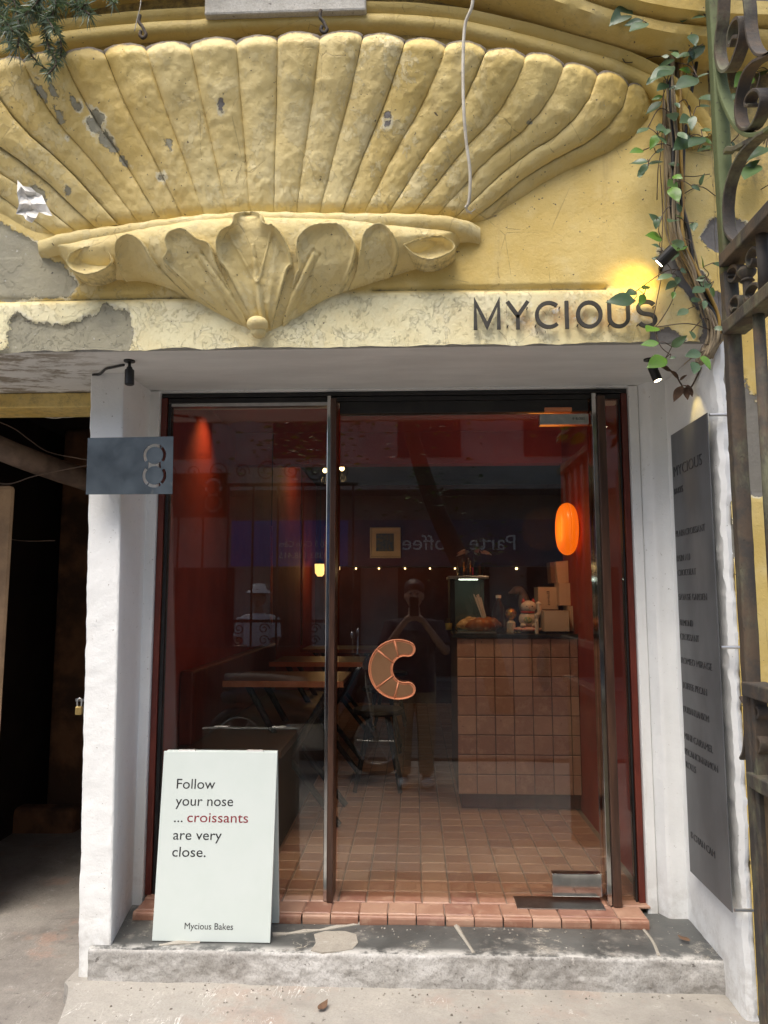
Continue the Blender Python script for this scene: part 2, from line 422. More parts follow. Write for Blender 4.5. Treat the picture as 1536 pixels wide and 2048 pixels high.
def iron(name, base, rust, moss, msk=(.45, .6)):
    k = NT(name); n = k.noise(9, 6, .7)
    c = k.mix(k.rng(n, .4, .65), base, rust)
    c = k.mix(k.rng(k.noise(4.5, 6, .7, k.vec((1, 1, .5))), *msk), c, moss)
    c = k.mix(k.rng(k.noise(60, 4, .7), .6, .72, 0, .7), c, (.04, .03, .025))
    k.col(c); k.rough(.8); k.b.inputs['Metallic'].default_value = .15
    k.bump(k.noise(22, 6, .7), .45, .006); k.bump(k.noise(120, 3, .6), .3, .002)
    return k.m
M_IRON = iron('rusty_iron', (.058, .052, .046), (.11, .078, .052), (.16, .16, .10), (.48, .64))
M_IRONG = iron('mossy_iron_paint', (.085, .10, .045), (.10, .07, .04), (.13, .16, .07), (.38, .58))
M_PANEL = iron('rusted_sheet', (.14, .095, .05), (.09, .06, .035), (.15, .13, .06), (.5, .65))
M_STEELPLATE = None
def steelplate():
    k = NT('blued_steel'); n = k.noise(3.5, 6, .65)
    c = k.mix(k.rng(n, .3, .7), (.06, .076, .092), (.10, .125, .148))
    c = k.mix(k.rng(k.noise(22, 6, .75, k.vec((1, 1, .4))), .63, .73, 0, .6), c, (.23, .23, .22))
    k.col(c); k.b.inputs['Metallic'].default_value = .55; k.rough(k.rng(k.noise(8, 5, .7), .3, .7, .28, .5))
    k.bump(k.noise(15, 4, .6), .08, .004); return k.m
M_STEELPLATE = steelplate()
M_BLACK = plain('black_metal', (.014, .014, .015), (.024, .023, .022), .45, .2, bump=.05)
M_LETTER = plain('dark_bronze_letter', (.045, .042, .036), (.065, .06, .05), .5, .4, nscale=30)
M_CHROME = plain('polished_steel', (.62, .62, .61), (.5, .5, .49), .12, 1.0, nscale=14, bump=.05, bscale=9)
M_BRUSH = plain('brushed_steel', (.55, .55, .53), (.45, .45, .44), .3, 1.0, nscale=20, bump=.05)
M_WOOD = plain('dark_brown_frame', (.05, .026, .018), (.085, .043, .028), .3, 0, nscale=9, stretch=(6, 6, .6), bump=.12)
M_REDFR = plain('dark_red_frame', (.10, .020, .014), (.15, .032, .02), .4, nscale=9, stretch=(3, 3, .6))
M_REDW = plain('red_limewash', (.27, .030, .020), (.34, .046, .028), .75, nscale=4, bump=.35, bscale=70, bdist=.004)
M_REDC = plain('red_ceiling_paint', (.34, .050, .028), (.38, .06, .034), .7, nscale=3)
M_DARK = plain('dark_paint', (.022, .017, .015), (.034, .025, .021), .8, nscale=4)
M_SIGNW = plain('pale_mint_board', (.60, .665, .635), (.62, .68, .655), .38, bump=.03)
M_INK = plain('black_print', (.02, .02, .022), None, .5, bump=0)
M_REDINK = plain('dark_red_print', (.22, .02, .03), None, .5, bump=0)
M_COPPER = plain('copper', (.60, .215, .10), (.66, .26, .13), .45, .35, nscale=20, bump=.03)
M_BROWNP = plain('brown_enamel', (.17, .085, .038), (.20, .10, .048), .6, nscale=12, bump=.05, spec=.25)
M_STONETOP = plain('black_stone', (.018, .018, .018), (.04, .038, .036), .15, nscale=30, bump=0)
M_CARD = plain('pale_card', (.62, .50, .37), (.66, .54, .42), .75, nscale=6, bump=.05)
M_PAPER = plain('white_paper', (.75, .73, .68), None, .8, bump=.04)
M_LAMP = emit('orange_glass_lamp', (1.0, .16, .002), .50, (.9, .3, .04))
M_LAMPC = emit('lamp_centre', (1.0, .34, .01), .8, (.9, .5, .1))
M_BULB = emit('warm_bulb', (1.0, .72, .34), 3.5, (.9, .8, .6))
M_LED = emit('led_strip', (.9, 1.0, .92), 2.5, (.9, .9, .9))
M_LENS = emit('spot_lens', (1.0, .85, .55), 8, (.9, .9, .9))
M_CABLEW = plain('white_cable', (.66, .62, .52), (.5, .46, .38), .5, nscale=30)
M_RUBBER = plain('black_rubber', (.015, .015, .015), None, .6)
M_YELC = plain('ochre_conduit', (.42, .26, .05), (.34, .2, .05), .5, nscale=20)
M_GREEN = None
def leafm(name, a, b, c2):
    k = NT(name); oi = k.n('ShaderNodeObjectInfo').outputs['Random']; rp = k.geo.outputs['Random Per Island']
    rv = k.math('FRACT', k.math('ADD', oi, rp))
    c = k.mix(rv, a, b); c = k.mix(k.rng(rv, .72, .95), c, c2)
    c = k.mix(k.rng(k.noise(60, 4, .6), .55, .75, 0, .4), c, (.10, .11, .05))
    k.col(c); k.rough(.36); k.bump(k.noise(90, 3, .6), .15, .002)
    tr = k.n('ShaderNodeBsdfTranslucent'); k.sv(tr.inputs[0], k.mix(.5, c, (.12, .22, .02)))
    mx = k.n('ShaderNodeMixShader'); mx.inputs[0].default_value = .22
    k.ln(k.b.outputs[0], mx.inputs[1]); k.ln(tr.outputs[0], mx.inputs[2]); k.ln(mx.outputs[0], k.out.inputs[0]); return k.m
M_LEAF = leafm('vine_leaf', (.045, .095, .045), (.13, .20, .11), (.12, .26, .03))
M_DRY = plain('dry_leaf', (.09, .05, .03), (.16, .09, .05), .8, nscale=30)
M_NEEDLE = leafm('needle_leaf', (.09, .125, .08), (.20, .25, .18), (.30, .36, .28))
M_BARK = plain('vine_bark', (.34, .275, .175), (.20, .155, .10), .85, nscale=25, stretch=(3, 3, .5), bump=.5, bscale=60)
M_BARKD = plain('dark_twig', (.07, .05, .035), (.10, .07, .05), .85, nscale=25)
M_SKIN = plain('skin', (.36, .21, .145), (.33, .19, .13), .5, nscale=10, bump=.03)
M_SHIRT = plain('dark_shirt', (.02, .018, .028), (.03, .026, .04), .85, nscale=20)
M_TROUS = plain('beige_trousers', (.28, .22, .15), (.33, .26, .18), .85, nscale=20)
M_WSHIRT = plain('white_shirt', (.60, .62, .66), (.54, .56, .6), .8, nscale=10)
M_HAIR = plain('black_hair', (.012, .010, .009), None, .5)
M_SHOE = plain('pale_shoe', (.6, .6, .57), None, .7)
def glassm(name, tint=(.93, .95, .94), dirt_shade=.006):
    k = NT(name); k.t.nodes.remove(k.b)
    lw = k.n('ShaderNodeLayerWeight'); lw.inputs['Blend'].default_value = .5
    f = k.math('ADD', .062, k.math('MULTIPLY', k.math('POWER', lw.outputs['Facing'], 5.0), .96))
    tr = k.n('ShaderNodeBsdfTransparent'); tr.inputs[0].default_value = (*tint, 1)
    gl = k.n('ShaderNodeBsdfGlossy'); gl.inputs['Roughness'].default_value = .0; gl.inputs['Color'].default_value = (1, 1, 1, 1)
    a = k.n('ShaderNodeMixShader'); k.ln(f, a.inputs[0]); k.ln(tr.outputs[0], a.inputs[1]); k.ln(gl.outputs[0], a.inputs[2])
    df = k.n('ShaderNodeBsdfDiffuse'); df.inputs[0].default_value = (.7, .68, .64, 1)
    dm = k.math('MULTIPLY', k.rng(k.noise(5, 6, .7, k.vec((1, 1, .5))), .35, .75), dirt_shade)
    b = k.n('ShaderNodeMixShader'); k.ln(dm, b.inputs[0]); k.ln(a.outputs[0], b.inputs[1]); k.ln(df.outputs[0], b.inputs[2])
    k.ln(b.outputs[0], k.out.inputs[0]); return k.m
M_GLASS = glassm('shop_glass', (.91, .895, .84)); M_CLEAR = glassm('clear_glass', (.9, .95, .93), .02)

# ================================================================== LARGE STRUCTURE
FW = -.53            # front of the yellow wall
ZS = 2.401           # underside of the lintel
ZF = .405            # shop floor
ZD = .375            # dark stone step
ZL = .272            # concrete slab below it

# ---- ground: one sheet, slightly raised under the alley
xs = np.concatenate([np.linspace(-60, -3, 16), np.linspace(-2.8, 3, 100), np.linspace(4, 60, 16)])
ys = np.concatenate([np.linspace(-60, -4, 16), np.linspace(-3.8, 2.5, 110), np.linspace(3, 60, 10)])
GX, GY = np.meshgrid(xs, ys)
def ground_z(X, Y):
    t = np.clip((Y + 2.6) / 2.0, 0, 1); t = t * t * (3 - 2 * t)
    P = np.stack([X, Y, 0 * X], -1)
    return .205 * t + fbm(P, 2.2, 4) * .018 * (np.abs(X) < 4)
G = np.stack([GX, GY, ground_z(GX, GY)], -1)
b = MB(); b.grid(G); tag(b.build('ground', M_GROUND, smooth=True, fix=False), kind='structure')

# ---- steps
def rough_block(name, mat_top, x0, x1, yb, yf, zt, zb, amp, mat=None, res=.02, skew=0, left_curve=0, edge=.012):
    nx = int((x1 - x0) / res); prof = []
    n1 = max(3, int((yb - yf) / res)); n2 = max(3, int((zt - zb) / res * 1.3))
    for i in range(n1 + 1): prof.append((yb + (yf - yb) * i / n1, zt, 0))
    for k in range(1, 5): a = math.pi / 2 * k / 5; prof.append((yf - edge * math.sin(a), zt - edge * (1 - math.cos(a)), .5))
    for i in range(n2 + 1): prof.append((yf - edge, zt - edge + (zb - zt + edge) * i / n2, 1))
    A = np.zeros((len(prof), nx + 1, 3)); X = np.linspace(x0, x1, nx + 1)
    for i, (y, z, w) in enumerate(prof):
        A[i, :, 0] = X; A[i, :, 1] = y + skew * X; A[i, :, 2] = z
    n = fbm(A, 8, 5); m = fbm(A + 5, 40, 4)
    wv = np.array([p[2] for p in prof])[:, None]
    A[..., 1] -= (n * amp + m * amp * .5) * np.clip(wv * 2, 0, 1) * (0.35 + .65 * np.sin(np.clip((zt - A[..., 2]) / (zt - zb), 0, 1) * math.pi) + .3)
    A[..., 2] += fbm(A + 9, 5, 4) * .004
    return A
b = MB(); A = rough_block('', 0, -1.28, 1.16, -.30, -1.02, ZL, -.05, .012, left_curve=0)
# the left end curves away towards the street
yy = np.clip((-.40 - A[..., 1]) / .6, 0, 1); lx = -1.17 + .16 * yy ** .6
A[..., 0] = lx + (A[..., 0] + 1.28) / (1.16 + 1.28) * (1.16 - lx)
b.grid(A)
side = A[:, 0, :]; S2 = np.stack([side, side * [1, 1, 0] + [-.015, 0, -.05]], 1); b.grid(S2)
lower = tag(b.build('lower_step', M_SLAB, smooth=True, auto=60), kind='structure')
b = MB(); A = rough_block('', 0, -1.10, 1.03, .045, -.375, ZD, ZL - .01, .009, res=.006)
b.grid(A[: int(.42 / .006) + 3]); upper = tag(b.build('upper_step', M_SLATE, smooth=True, fix=False), kind='structure')
b = MB(); b.grid(A[int(.42 / .006) + 2:]); tag(b.build('riser', M_RISER, upper, smooth=True, fix=False), 'weathered grey concrete riser, pitted and patched white')
# mortar patch and joints on the dark stone
b = MB(); ctr = onZ(668, 1890, ZD)
pp = [onZ(x, y, ZD + .003) for x, y in ((628, 1868), (650, 1862), (690, 1862), (712, 1868), (716, 1885), (705, 1898), (680, 1902), (645, 1904), (622, 1900), (632, 1885))]
b.add([tuple(p) for p in pp] + [(p[0] * 1.0, p[1], ZD - .004) for p in pp], [tuple(range(10))] + [(i, (i + 1) % 10, 10 + (i + 1) % 10, 10 + i) for i in range(10)])
b.build('mortar_patch', M_PATCH, upper)
for pth in (((545, 1868), (640, 1858), (740, 1842), (800, 1834)), ((905, 1838), (920, 1862), (935, 1885), (948, 1904)), ((318, 1888), (350, 1885), (400, 1882)), ((1282, 1850), (1305, 1880), (1318, 1910))):
    b = MB(); P = [onZ(x, y, ZD + .0035) for x, y in pth]; P = crv(P, 6)
    q = []
    for p in P: q.append((p, .006 + .003 * math.sin(p[0] * 60)))
    b.tube([p - np.array([0, 0, .006]) for p, r in q], [r + .003 for p, r in q], 6)
    b.build('stone_joint', M_PATCH, upper)

# ---- shop floor with its tiles
TS = .1065
fl = MB(); fl.box(-1.035, .833, -.13, .0, ZF - .06, ZF - .006); fl.box(-1.10, 2.0, .0, 5.4, ZF - .06, ZF - .006)
floor = tag(fl.build('shop_floor', M_GROUT), kind='structure')
def tile_mesh(w, d, h, ch=.004):
    m = MB(); a, c = w / 2, d / 2
    m.add([(-a, -c, -h), (a, -c, -h), (a, c, -h), (-a, c, -h), (-a, -c, -ch), (a, -c, -ch), (a, c, -ch), (-a, c, -ch),
           (-a + ch, -c + ch, 0), (a - ch, -c + ch, 0), (a - ch, c - ch, 0), (-a + ch, c - ch, 0)],
          [(0, 1, 5, 4), (1, 2, 6, 5), (2, 3, 7, 6), (3, 0, 4, 7), (4, 5, 9, 8), (5, 6, 10, 9), (6, 7, 11, 10), (7, 4, 8, 11), (8, 9, 10, 11)])
    return m
tm = tile_mesh(TS - .005, TS - .005, .010).build('floor_tile', M_TERRA, floor, fix=False)
first = True; cnt = 0
rest = MB(); base_tile = tile_mesh(TS - .005, TS - .005, .010)
for j in range(51):
    for i in range(30):
        x = -1.06 + TS * (i + .5) + (.02 if j else 0); y = -.145 + .0 + TS * (j + .5)
        if j == 0:
            if i > 17: continue
            x = -1.035 + 1.868 / 18 * (i + .5)
        if x > 2.0 or (x > .90 and y < 1.45): continue
        if j < 13 and x > -.62:
            o = tm if first else tm.copy()
            if not first: COL.objects.link(o)
            first = False; o.parent = floor
            o.location = (x + random.uniform(-.001, .001), y, ZF + random.uniform(-.0012, .0012)); o.rotation_euler = (random.uniform(-.008, .008), random.uniform(-.008, .008), random.uniform(-.012, .012)); cnt += 1
        else:
            dz = random.uniform(-.0012, .0012)
            rest.add([(vx + x, vy + y, vz + ZF + dz) for vx, vy, vz in base_tile.v], base_tile.f)
tag(rest.build('floor_tile_field', M_TERRA, floor, fix=False), kind='stuff')
# threshold nosing tiles along the front edge
TT_ = 1.868 / 18
for i in range(18):
    b = MB(); w = TT_ - .005; x = -1.035 + TT_ * (i + .5) + random.uniform(-.001, .001)
    pr = [(-.147, 0), (-.147, -.034), (-.166, -.034), (-.168, -.024), (-.168, -.010), (-.166, -.004), (-.161, 0)]
    V = [(x - w / 2, y, ZF - .001 + z) for y, z in pr] + [(x + w / 2, y, ZF - .001 + z) for y, z in pr]; n = len(pr)
    b.add(V, [tuple(range(n)), tuple(range(2 * n - 1, n - 1, -1))] + [(k, n + k, n + (k + 1) % n, (k + 1) % n) for k in range(n)])
    b.build('threshold_tile', M_TERRA, floor)

# ---- the building
shop = thing('shop_building', (0, FW, 0), 'old yellow plaster building with a big shell relief over a white framed shop entrance', 'building')
RIMR = [(556, 77), (641, 75), (726, 72), (810, 80), (894, 88), (973, 100), (1053, 112), (1129, 130), (1197, 148), (1258, 168), (1305, 192)]
RIML = [(472, 82), (380, 90), (291, 95), (207, 100), (125, 108), (45, 120), (-32, 137), (-105, 158), (-170, 182), (-228, 208), (-272, 235)]
BASR = [(548, 425), (592, 426), (638, 427), (683, 427), (728, 428), (778, 428), (826, 429), (873, 431), (910, 436), (938, 444), (960, 455)]
BASL = [(500, 424), (455, 427), (408, 430), (365, 435), (320, 440), (278, 446), (238, 452), (193, 457), (150, 463), (112, 471), (80, 482)]
OU = [0, .168, .342, .545, .748, .893, .98, 1]; OV = [0, .15, .313, .453, .566, .69, .83, 1]
RIM = RIML[::-1] + RIMR; BAS = BASL[::-1] + BASR; KK = [-k for k in range(11, 0, -1)] + list(range(1, 12))
def prot(t, k):
    return (.10 + .15 * t ** 1.25) * (1 - (np.abs(k) / 11.3) ** 3.2)
def boundary(j, t):
    k = abs(KK[j]); f = (k / 11) ** 1.6
    u = (1 - f) * t + f * np.interp(t, OV, OU)
    return BAS[j][0] + (RIM[j][0] - BAS[j][0]) * u, BAS[j][1] + (RIM[j][1] - BAS[j][1]) * t

PEEL = [([(-60, 440), (0, 447), (60, 480), (105, 520), (143, 545), (152, 572), (140, 594), (-60, 600)], 0.0),
        ([(-40, 702), (18, 700), (20, 645), (38, 628), (62, 645), (128, 655), (165, 640), (212, 612), (262, 626), (268, 660), (258, 715), (-40, 725)], .0),
        ([(1402, 470), (1420, 442), (1452, 430), (1492, 452), (1502, 490), (1432, 506), (1414, 494)], 1.0),
        ([(1318, 500), (1346, 505), (1382, 557), (1402, 547), (1424, 577), (1446, 600), (1446, 700), (1392, 692), (1402, 650), (1386, 610), (1350, 560), (1322, 545)], 1.0),
        ([(1298, 660), (1338, 660), (1372, 682), (1366, 694), (1298, 694)], 1.0)]
def wall_part(name, x0, x1, z0, z1, res, extra=None):
    nx = int((x1 - x0) / res) + 1; nz = int((z1 - z0) / res) + 1
    X, Z = np.meshgrid(np.linspace(x0, x1, nx), np.linspace(z0, z1, nz)); P2 = np.stack([X, Z], -1)
    pe = np.full(X.shape, -.2); tone = np.zeros(X.shape)
    for poly, tn in PEEL + (extra or []):
        Q = [onY(x, y, FW)[[0, 2]] for x, y in poly]
        d = sdf(P2, Q); tone = np.where(d > -.03, tn, tone); pe = np.maximum(pe, d)
    if x0 > .9:
        pe = np.maximum(pe, (fbm(np.stack([X, 0 * X, Z], -1), 1.9, 4) - .13) * .35 - .02 * (Z > 2.3) - .14 * (Z > 2.5)); tone = np.where(Z < 2.3, .7, tone)
    # groove line above the cream fascia
    gz = onY(1050, 577, FW)[2] - .008 * (X - .3)
    gz = np.where(X < -.6, onY(200, 598, FW)[2], gz)
    run = ((X > -.14) & (X < .665)) | (X < -.57)
    g = np.exp(-((Z - gz) / .0075) ** 2) * run
    pale = np.clip((gz - Z) / .03, 0, 1) * (X < 1.0) * np.clip(1.1 - .9 * np.clip((X - .25) / .7, 0, 1), .25, 1)
    dirt_shade = np.clip((Z - 3.25) / .6, 0, .55) + g * .6  # darker towards the wall top and along the groove
    if x0 > .9: dirt_shade = dirt_shade + np.clip((.9 - Z) / .9, 0, .4) + np.clip((Z - 2.75) / .5, 0, .5)  # flank also darker at its foot and top
    Yv = FW + g * .016 - fbm(np.stack([X, 0 * X, Z], -1), 3, 4) * .006 + np.clip(pe, -.004, .004)
    # cream coat stands a touch proud
    Yv = Yv - .006 * np.clip((gz - Z) / .02, 0, 1)
    jag = np.clip((z0 + .03 - Z) / .03, 0, 1)
    Z = Z + jag * fbm(np.stack([X, 0 * X, 0 * X], -1), 14, 4) * .010 * (z0 > 1)
    b = MB(); b.grid(np.stack([X, Yv, Z], -1))
    blis = np.clip((gz - Z) / .03, 0, 1) * (X < .25) + .10; blis = np.maximum(blis, np.clip((-.2 - X) / .3, 0, .8) * (Z < 2.75))
    rust = np.exp(-((X - .55) / .28) ** 2) * np.exp(-((Z - 2.50) / .05) ** 2) * (Z < gz)
    b.at = {'peel': pe, 'tone': tone, 'pale': pale, 'dirt_shade': dirt_shade, 'blis': blis, 'rust': rust}
    # returned lower edge and a back so the wall has its thickness
    n0 = len(b.v)
    for k in ('peel', 'tone', 'pale', 'dirt_shade', 'blis', 'rust'): b.at[k] = list(np.asarray(b.at[k]).ravel())
    b.box(x0, x1, FW + .02, FW + .25, z0 + .004, z1)
    for k, dv in (('peel', -.2), ('tone', 0), ('pale', .4), ('dirt_shade', 0), ('blis', 0), ('rust', 0)): b.at[k] += [dv] * 8
    return b.build(name, M_YEL, shop, smooth=True, fix=False)
wall_part('facade_wall', -2.3, 1.035, ZS, 4.2, .0085)
wall_part('flank_wall', 1.036, 2.4, -.1, 4.2, .012)

# ---- shell relief
shell = MB()
def p3(px, py, Y): return onY(px, py, Y)
sb = MB()
# backing lip the flutes grow from = the ledge under the shell; carries the flutes as its children
led = []
for i in range(61):
    s = i / 60 * 21; j = min(int(s), 20); fr = s - j
    px = BAS[j][0] * (1 - fr) + BAS[j + 1][0] * fr; py = BAS[j][1] * (1 - fr) + BAS[j + 1][1] * fr
    k = KK[j] * (1 - fr) + KK[j + 1] * fr
    led.append((p3(px, py + 9, FW - prot(0, k) - .004), k))
pts = [l[0] for l in led]
V = []; prof = [(.03, .020), (-.004, .016), (-.013, .008), (-.016, -.003), (-.012, -.018), (-.004, -.034), (.10, -.05)]
for p, k in led:
    for dy, dz in prof: V.append((p[0], min(p[1] + dy, FW + .03) if dy > .05 else p[1] + dy, p[2] + dz + .002 * math.sin(p[0] * 70)))
n = len(prof); F = [(i * n + k, (i + 1) * n + k, (i + 1) * n + k + 1, i * n + k + 1) for i in range(60) for k in range(n - 1)]
sb.add(V, F); N = len(sb.v); sb.at = {'peel': [-.2] * N, 'tone': [0] * N, 'pale': [.35] * N, 'dirt_shade': [.15] * N}
shell_o = sb.build('shell_ornament', M_YEL, shop, smooth=True)
shell_o['label'] = 'large scallop shell relief in yellow plaster above the entrance'
SPEEL = [(85, 185, 6, 26, .5), (122, 232, 7, 20, .55), (150, 208, 8, 16, .55), (192, 228, 7, 15, .6), (190, 255, 9, 20, .65), (210, 278, 11, 20, .6), (228, 300, 9, 16, .65), (245, 318, 5, 10, .5),
         (135, 383, 6, 9, .3), (340, 288, 6, 11, .3), (445, 198, 5, 18, -.1), (64, 400, 24, 30, .1), (105, 180, 7, 16, .4), (775, 229, 8, 8, 0), (776, 247, 6, 7, 0), (325, 352, 4, 5, 0), (135, 275, 5, 5, 0), (1059, 246, 4, 4, 0)]
NT_, NS_ = 90, 24
TT = np.concatenate([np.linspace(0, .93, NT_ - 14), np.linspace(.94, 1.0, 8), [1.0] * 6])
for j in range(21):
    A = np.zeros((len(TT), NS_ + 1, 3)); pe = np.full(A.shape[:2], -.2); dirt_shade = np.zeros(A.shape[:2]); pale = np.zeros(A.shape[:2]); tone = np.zeros(A.shape[:2]); bls = np.zeros(A.shape[:2])
    wob = random.uniform(-.007, .007); jit = random.uniform(-4, 4)
    for a, t in enumerate(TT):
        back = max(0, a - (len(TT) - 6)) / 5.0
        L = boundary(j, t); Rr = boundary(j + 1, t)
        for c in range(NS_ + 1):
            s = c / NS_; e = (4 * s * (1 - s)); arch = e ** .60
            px = L[0] + (Rr[0] - L[0]) * s; py = L[1] + (Rr[1] - L[1]) * s
            k = KK[j] + (KK[j + 1] - KK[j]) * s
            w = math.hypot(Rr[0] - L[0], Rr[1] - L[1]) * .0018
            h = w * .118 * arch * (min(1, .55 + t * 2))
            tip = max(0, (t - .93) / .07)
            py += jit * min(1, max(0, (t - .72) / .28)); py -= 11 * (e ** .7) * min(1, max(0, (t - .72) / .28))          # rounded lobe end
            roll = 1 - .13 * tip ** 3
            pr = prot(t, k) * roll + h * (1 - .35 * tip ** 2) - .012 + wob
            if t < .08: pr -= .018 * (1 - t / .08) ** 2
            pr = max(pr, -.01)
            Y = FW - pr
            P = p3(px, py, Y)
            if back > 0: P = P + np.array([0, pr * back + .02 * back, .028 * math.sin(back * 1.57)])
            A[a, c] = P
            m = -.2
            for (ex, ey, rx, ry, tilt) in SPEEL:
                if abs(px - ex) < 60 and abs(py - ey) < 70:
                    ct, sn = math.cos(tilt), math.sin(tilt); dx, dy = px - ex, py - ey
                    q = math.hypot((dx * ct - dy * sn) / rx, (dx * sn + dy * ct) / ry)
                    m = max(m, (1 - q) * min(rx, ry) * .0017)
            pe[a, c] = m; dirt_shade[a, c] = .95 * min(1, back * 3 + max(0, t - .972) * 30) + .36 * (1 - arch) * (t > .05); bls[a, c] = .22 + .85 * math.exp(-((px - 800) / 150) ** 2) + .5 * (px < 130); pale[a, c] = .25 * (1 - t) + .22 * (abs(KK[j]) < 4)  # rim dirt, plus groove shade painted into the colour
            tone[a, c] = 1.0 if ex and (abs(px - 775) < 15 or abs(px - 445) < 10) else 0.0
    d = fbm(A, 7, 4) * .011 + np.maximum(0, fbm(A + 3, 30, 4)) * .006 + fbm(A + 7, 60, 2) * .002
    A[..., 1] -= d
    b = MB(); b.grid(A); b.at = {'peel': pe, 'tone': tone, 'pale': pale, 'dirt_shade': dirt_shade, 'blis': bls}
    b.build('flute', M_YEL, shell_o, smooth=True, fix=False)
# torn plaster flap at the left of the shell
fp = [(35, 360), (46, 372), (62, 375), (72, 384), (84, 390), (92, 408), (105, 432), (92, 430), (78, 424), (72, 436), (64, 446), (52, 440), (46, 430), (32, 428), (38, 408), (34, 385)]
b = MB(); V = []; rr = random.Random(4)
for ring, sc_ in enumerate((1, .72, .42, .12)):
    for i, (x, y) in enumerate(fp):
        cxp, cyp = 60 + (x - 60) * sc_, 406 + (y - 406) * sc_
        V.append(tuple(p3(cxp, cyp, FW - .150 - .03 * abs((cxp - 58) / 40) - .010 * math.sin(cyp * .22) - .006 * math.sin(i * 1.3) * sc_ - rr.uniform(0, .004))))
n = len(fp); b.add(V, [(r_ * n + i, r_ * n + (i + 1) % n, (r_ + 1) * n + (i + 1) % n, (r_ + 1) * n + i) for r_ in range(3) for i in range(n)] + [tuple(3 * n + i for i in range(n))])
b.build('torn_flap', M_PAPER, shell_o, fix=False)['label'] = 'torn white flap of paint on the shell, left'

# ---- leaf bracket under the shell
def toXZ(poly, Y): return np.array([onY(x, y, Y)[[0, 2]] for x, y in poly])
BR = toXZ(crv([(82, 478), (108, 502), (135, 532), (190, 548), (280, 552), (350, 575), (420, 615), (470, 642), (505, 660), (515, 664), (527, 660), (560, 645), (610, 612), (660, 582), (760, 548), (850, 520), (905, 497), (925, 470), (962, 455), (800, 436), (620, 428), (420, 432), (250, 452), (140, 470)], 4), FW - .06)
def bracket_h(P):
    d = np.maximum(sdf(P, BR), -.02)
    top = np.clip((P[..., 1] - 2.47) / .36, 0, 1)
    cx = np.clip(1 - (np.abs(P[..., 0] + .545) / .80) ** 2, 0, 1)
    pk = (.045 + .115 * top ** .8) * (.45 + .55 * cx)
    slope = np.clip((P[..., 1] - 2.80) / .06, 0, 1)
    return pk * (1 - np.exp(-np.maximum(d, 0) / .028)) * (1 - .25 * slope) - .03 * (d < 0)
def relief(name, poly, hfun, res, parent, dirt_shade=.12, pale=.35):
    lo = poly.min(0) - .015; hi = poly.max(0) + .015
    X, Z = np.meshgrid(np.arange(lo[0], hi[0], res), np.arange(lo[1], hi[1], res)); P = np.stack([X, Z], -1)
    d = sdf(P, poly); h = hfun(P, d); keep = d > -.012
    idx = -np.ones(X.shape, int); b = MB(); n = 0
    K = np.argwhere(keep); idx[keep] = np.arange(len(K))
    P3 = np.stack([X, FW - h, Z], -1); P3[..., 1] -= fbm(P3, 11, 4) * .005 + np.maximum(0, fbm(P3 + 4, 32, 3)) * .004
    b.v = [tuple(p) for p in P3[keep]]
    q = keep[:-1, :-1] & keep[1:, :-1] & keep[:-1, 1:] & keep[1:, 1:]
    b.f = [(idx[i, j], idx[i, j + 1], idx[i + 1, j + 1], idx[i + 1, j]) for i, j in np.argwhere(q)]
    N = len(b.v); dd = d[keep]
    b.at = {'peel': [-.2] * N, 'tone': [0] * N, 'pale': [pale] * N, 'dirt_shade': list(dirt_shade + .35 * np.exp(-((dd - .001) / .004) ** 2)), 'blis': [.35] * N}  # darker along each outline
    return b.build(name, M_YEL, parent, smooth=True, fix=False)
bro = relief('leaf_bracket', BR, lambda P, d: bracket_h(P), .0055, shop)
bro['label'] = 'acanthus leaf bracket under the shell, tapering to a small finial'
LEAVES = [[(512, 652), (480, 600), (449, 538), (435, 519), (431, 488), (443, 466), (465, 455), (468, 439), (482, 423), (504, 420), (526, 433), (532, 452), (554, 458), (573, 483), (584, 524), (573, 535), (545, 600), (520, 652)],
          [(490, 640), (415, 596), (350, 545), (318, 515), (330, 500), (328, 480), (341, 464), (371, 460), (396, 478), (421, 488), (430, 520), (440, 540), (470, 595)],
          [(540, 645), (560, 600), (585, 540), (593, 527), (590, 488), (609, 461), (642, 449), (681, 450), (703, 472), (712, 497), (690, 540), (631, 590), (580, 630)],
          [(640, 588), (700, 535), (716, 497), (725, 463), (753, 444), (775, 450), (795, 477), (790, 510), (745, 545)],
          [(798, 474), (847, 458), (886, 454), (914, 472), (908, 491), (869, 508), (831, 502)],
          [(300, 556), (225, 545), (222, 492), (240, 470), (262, 466), (285, 482), (300, 512), (330, 540), (360, 572)],
          [(112, 508), (128, 488), (160, 476), (200, 480), (216, 508), (196, 530), (160, 540), (128, 530)]]
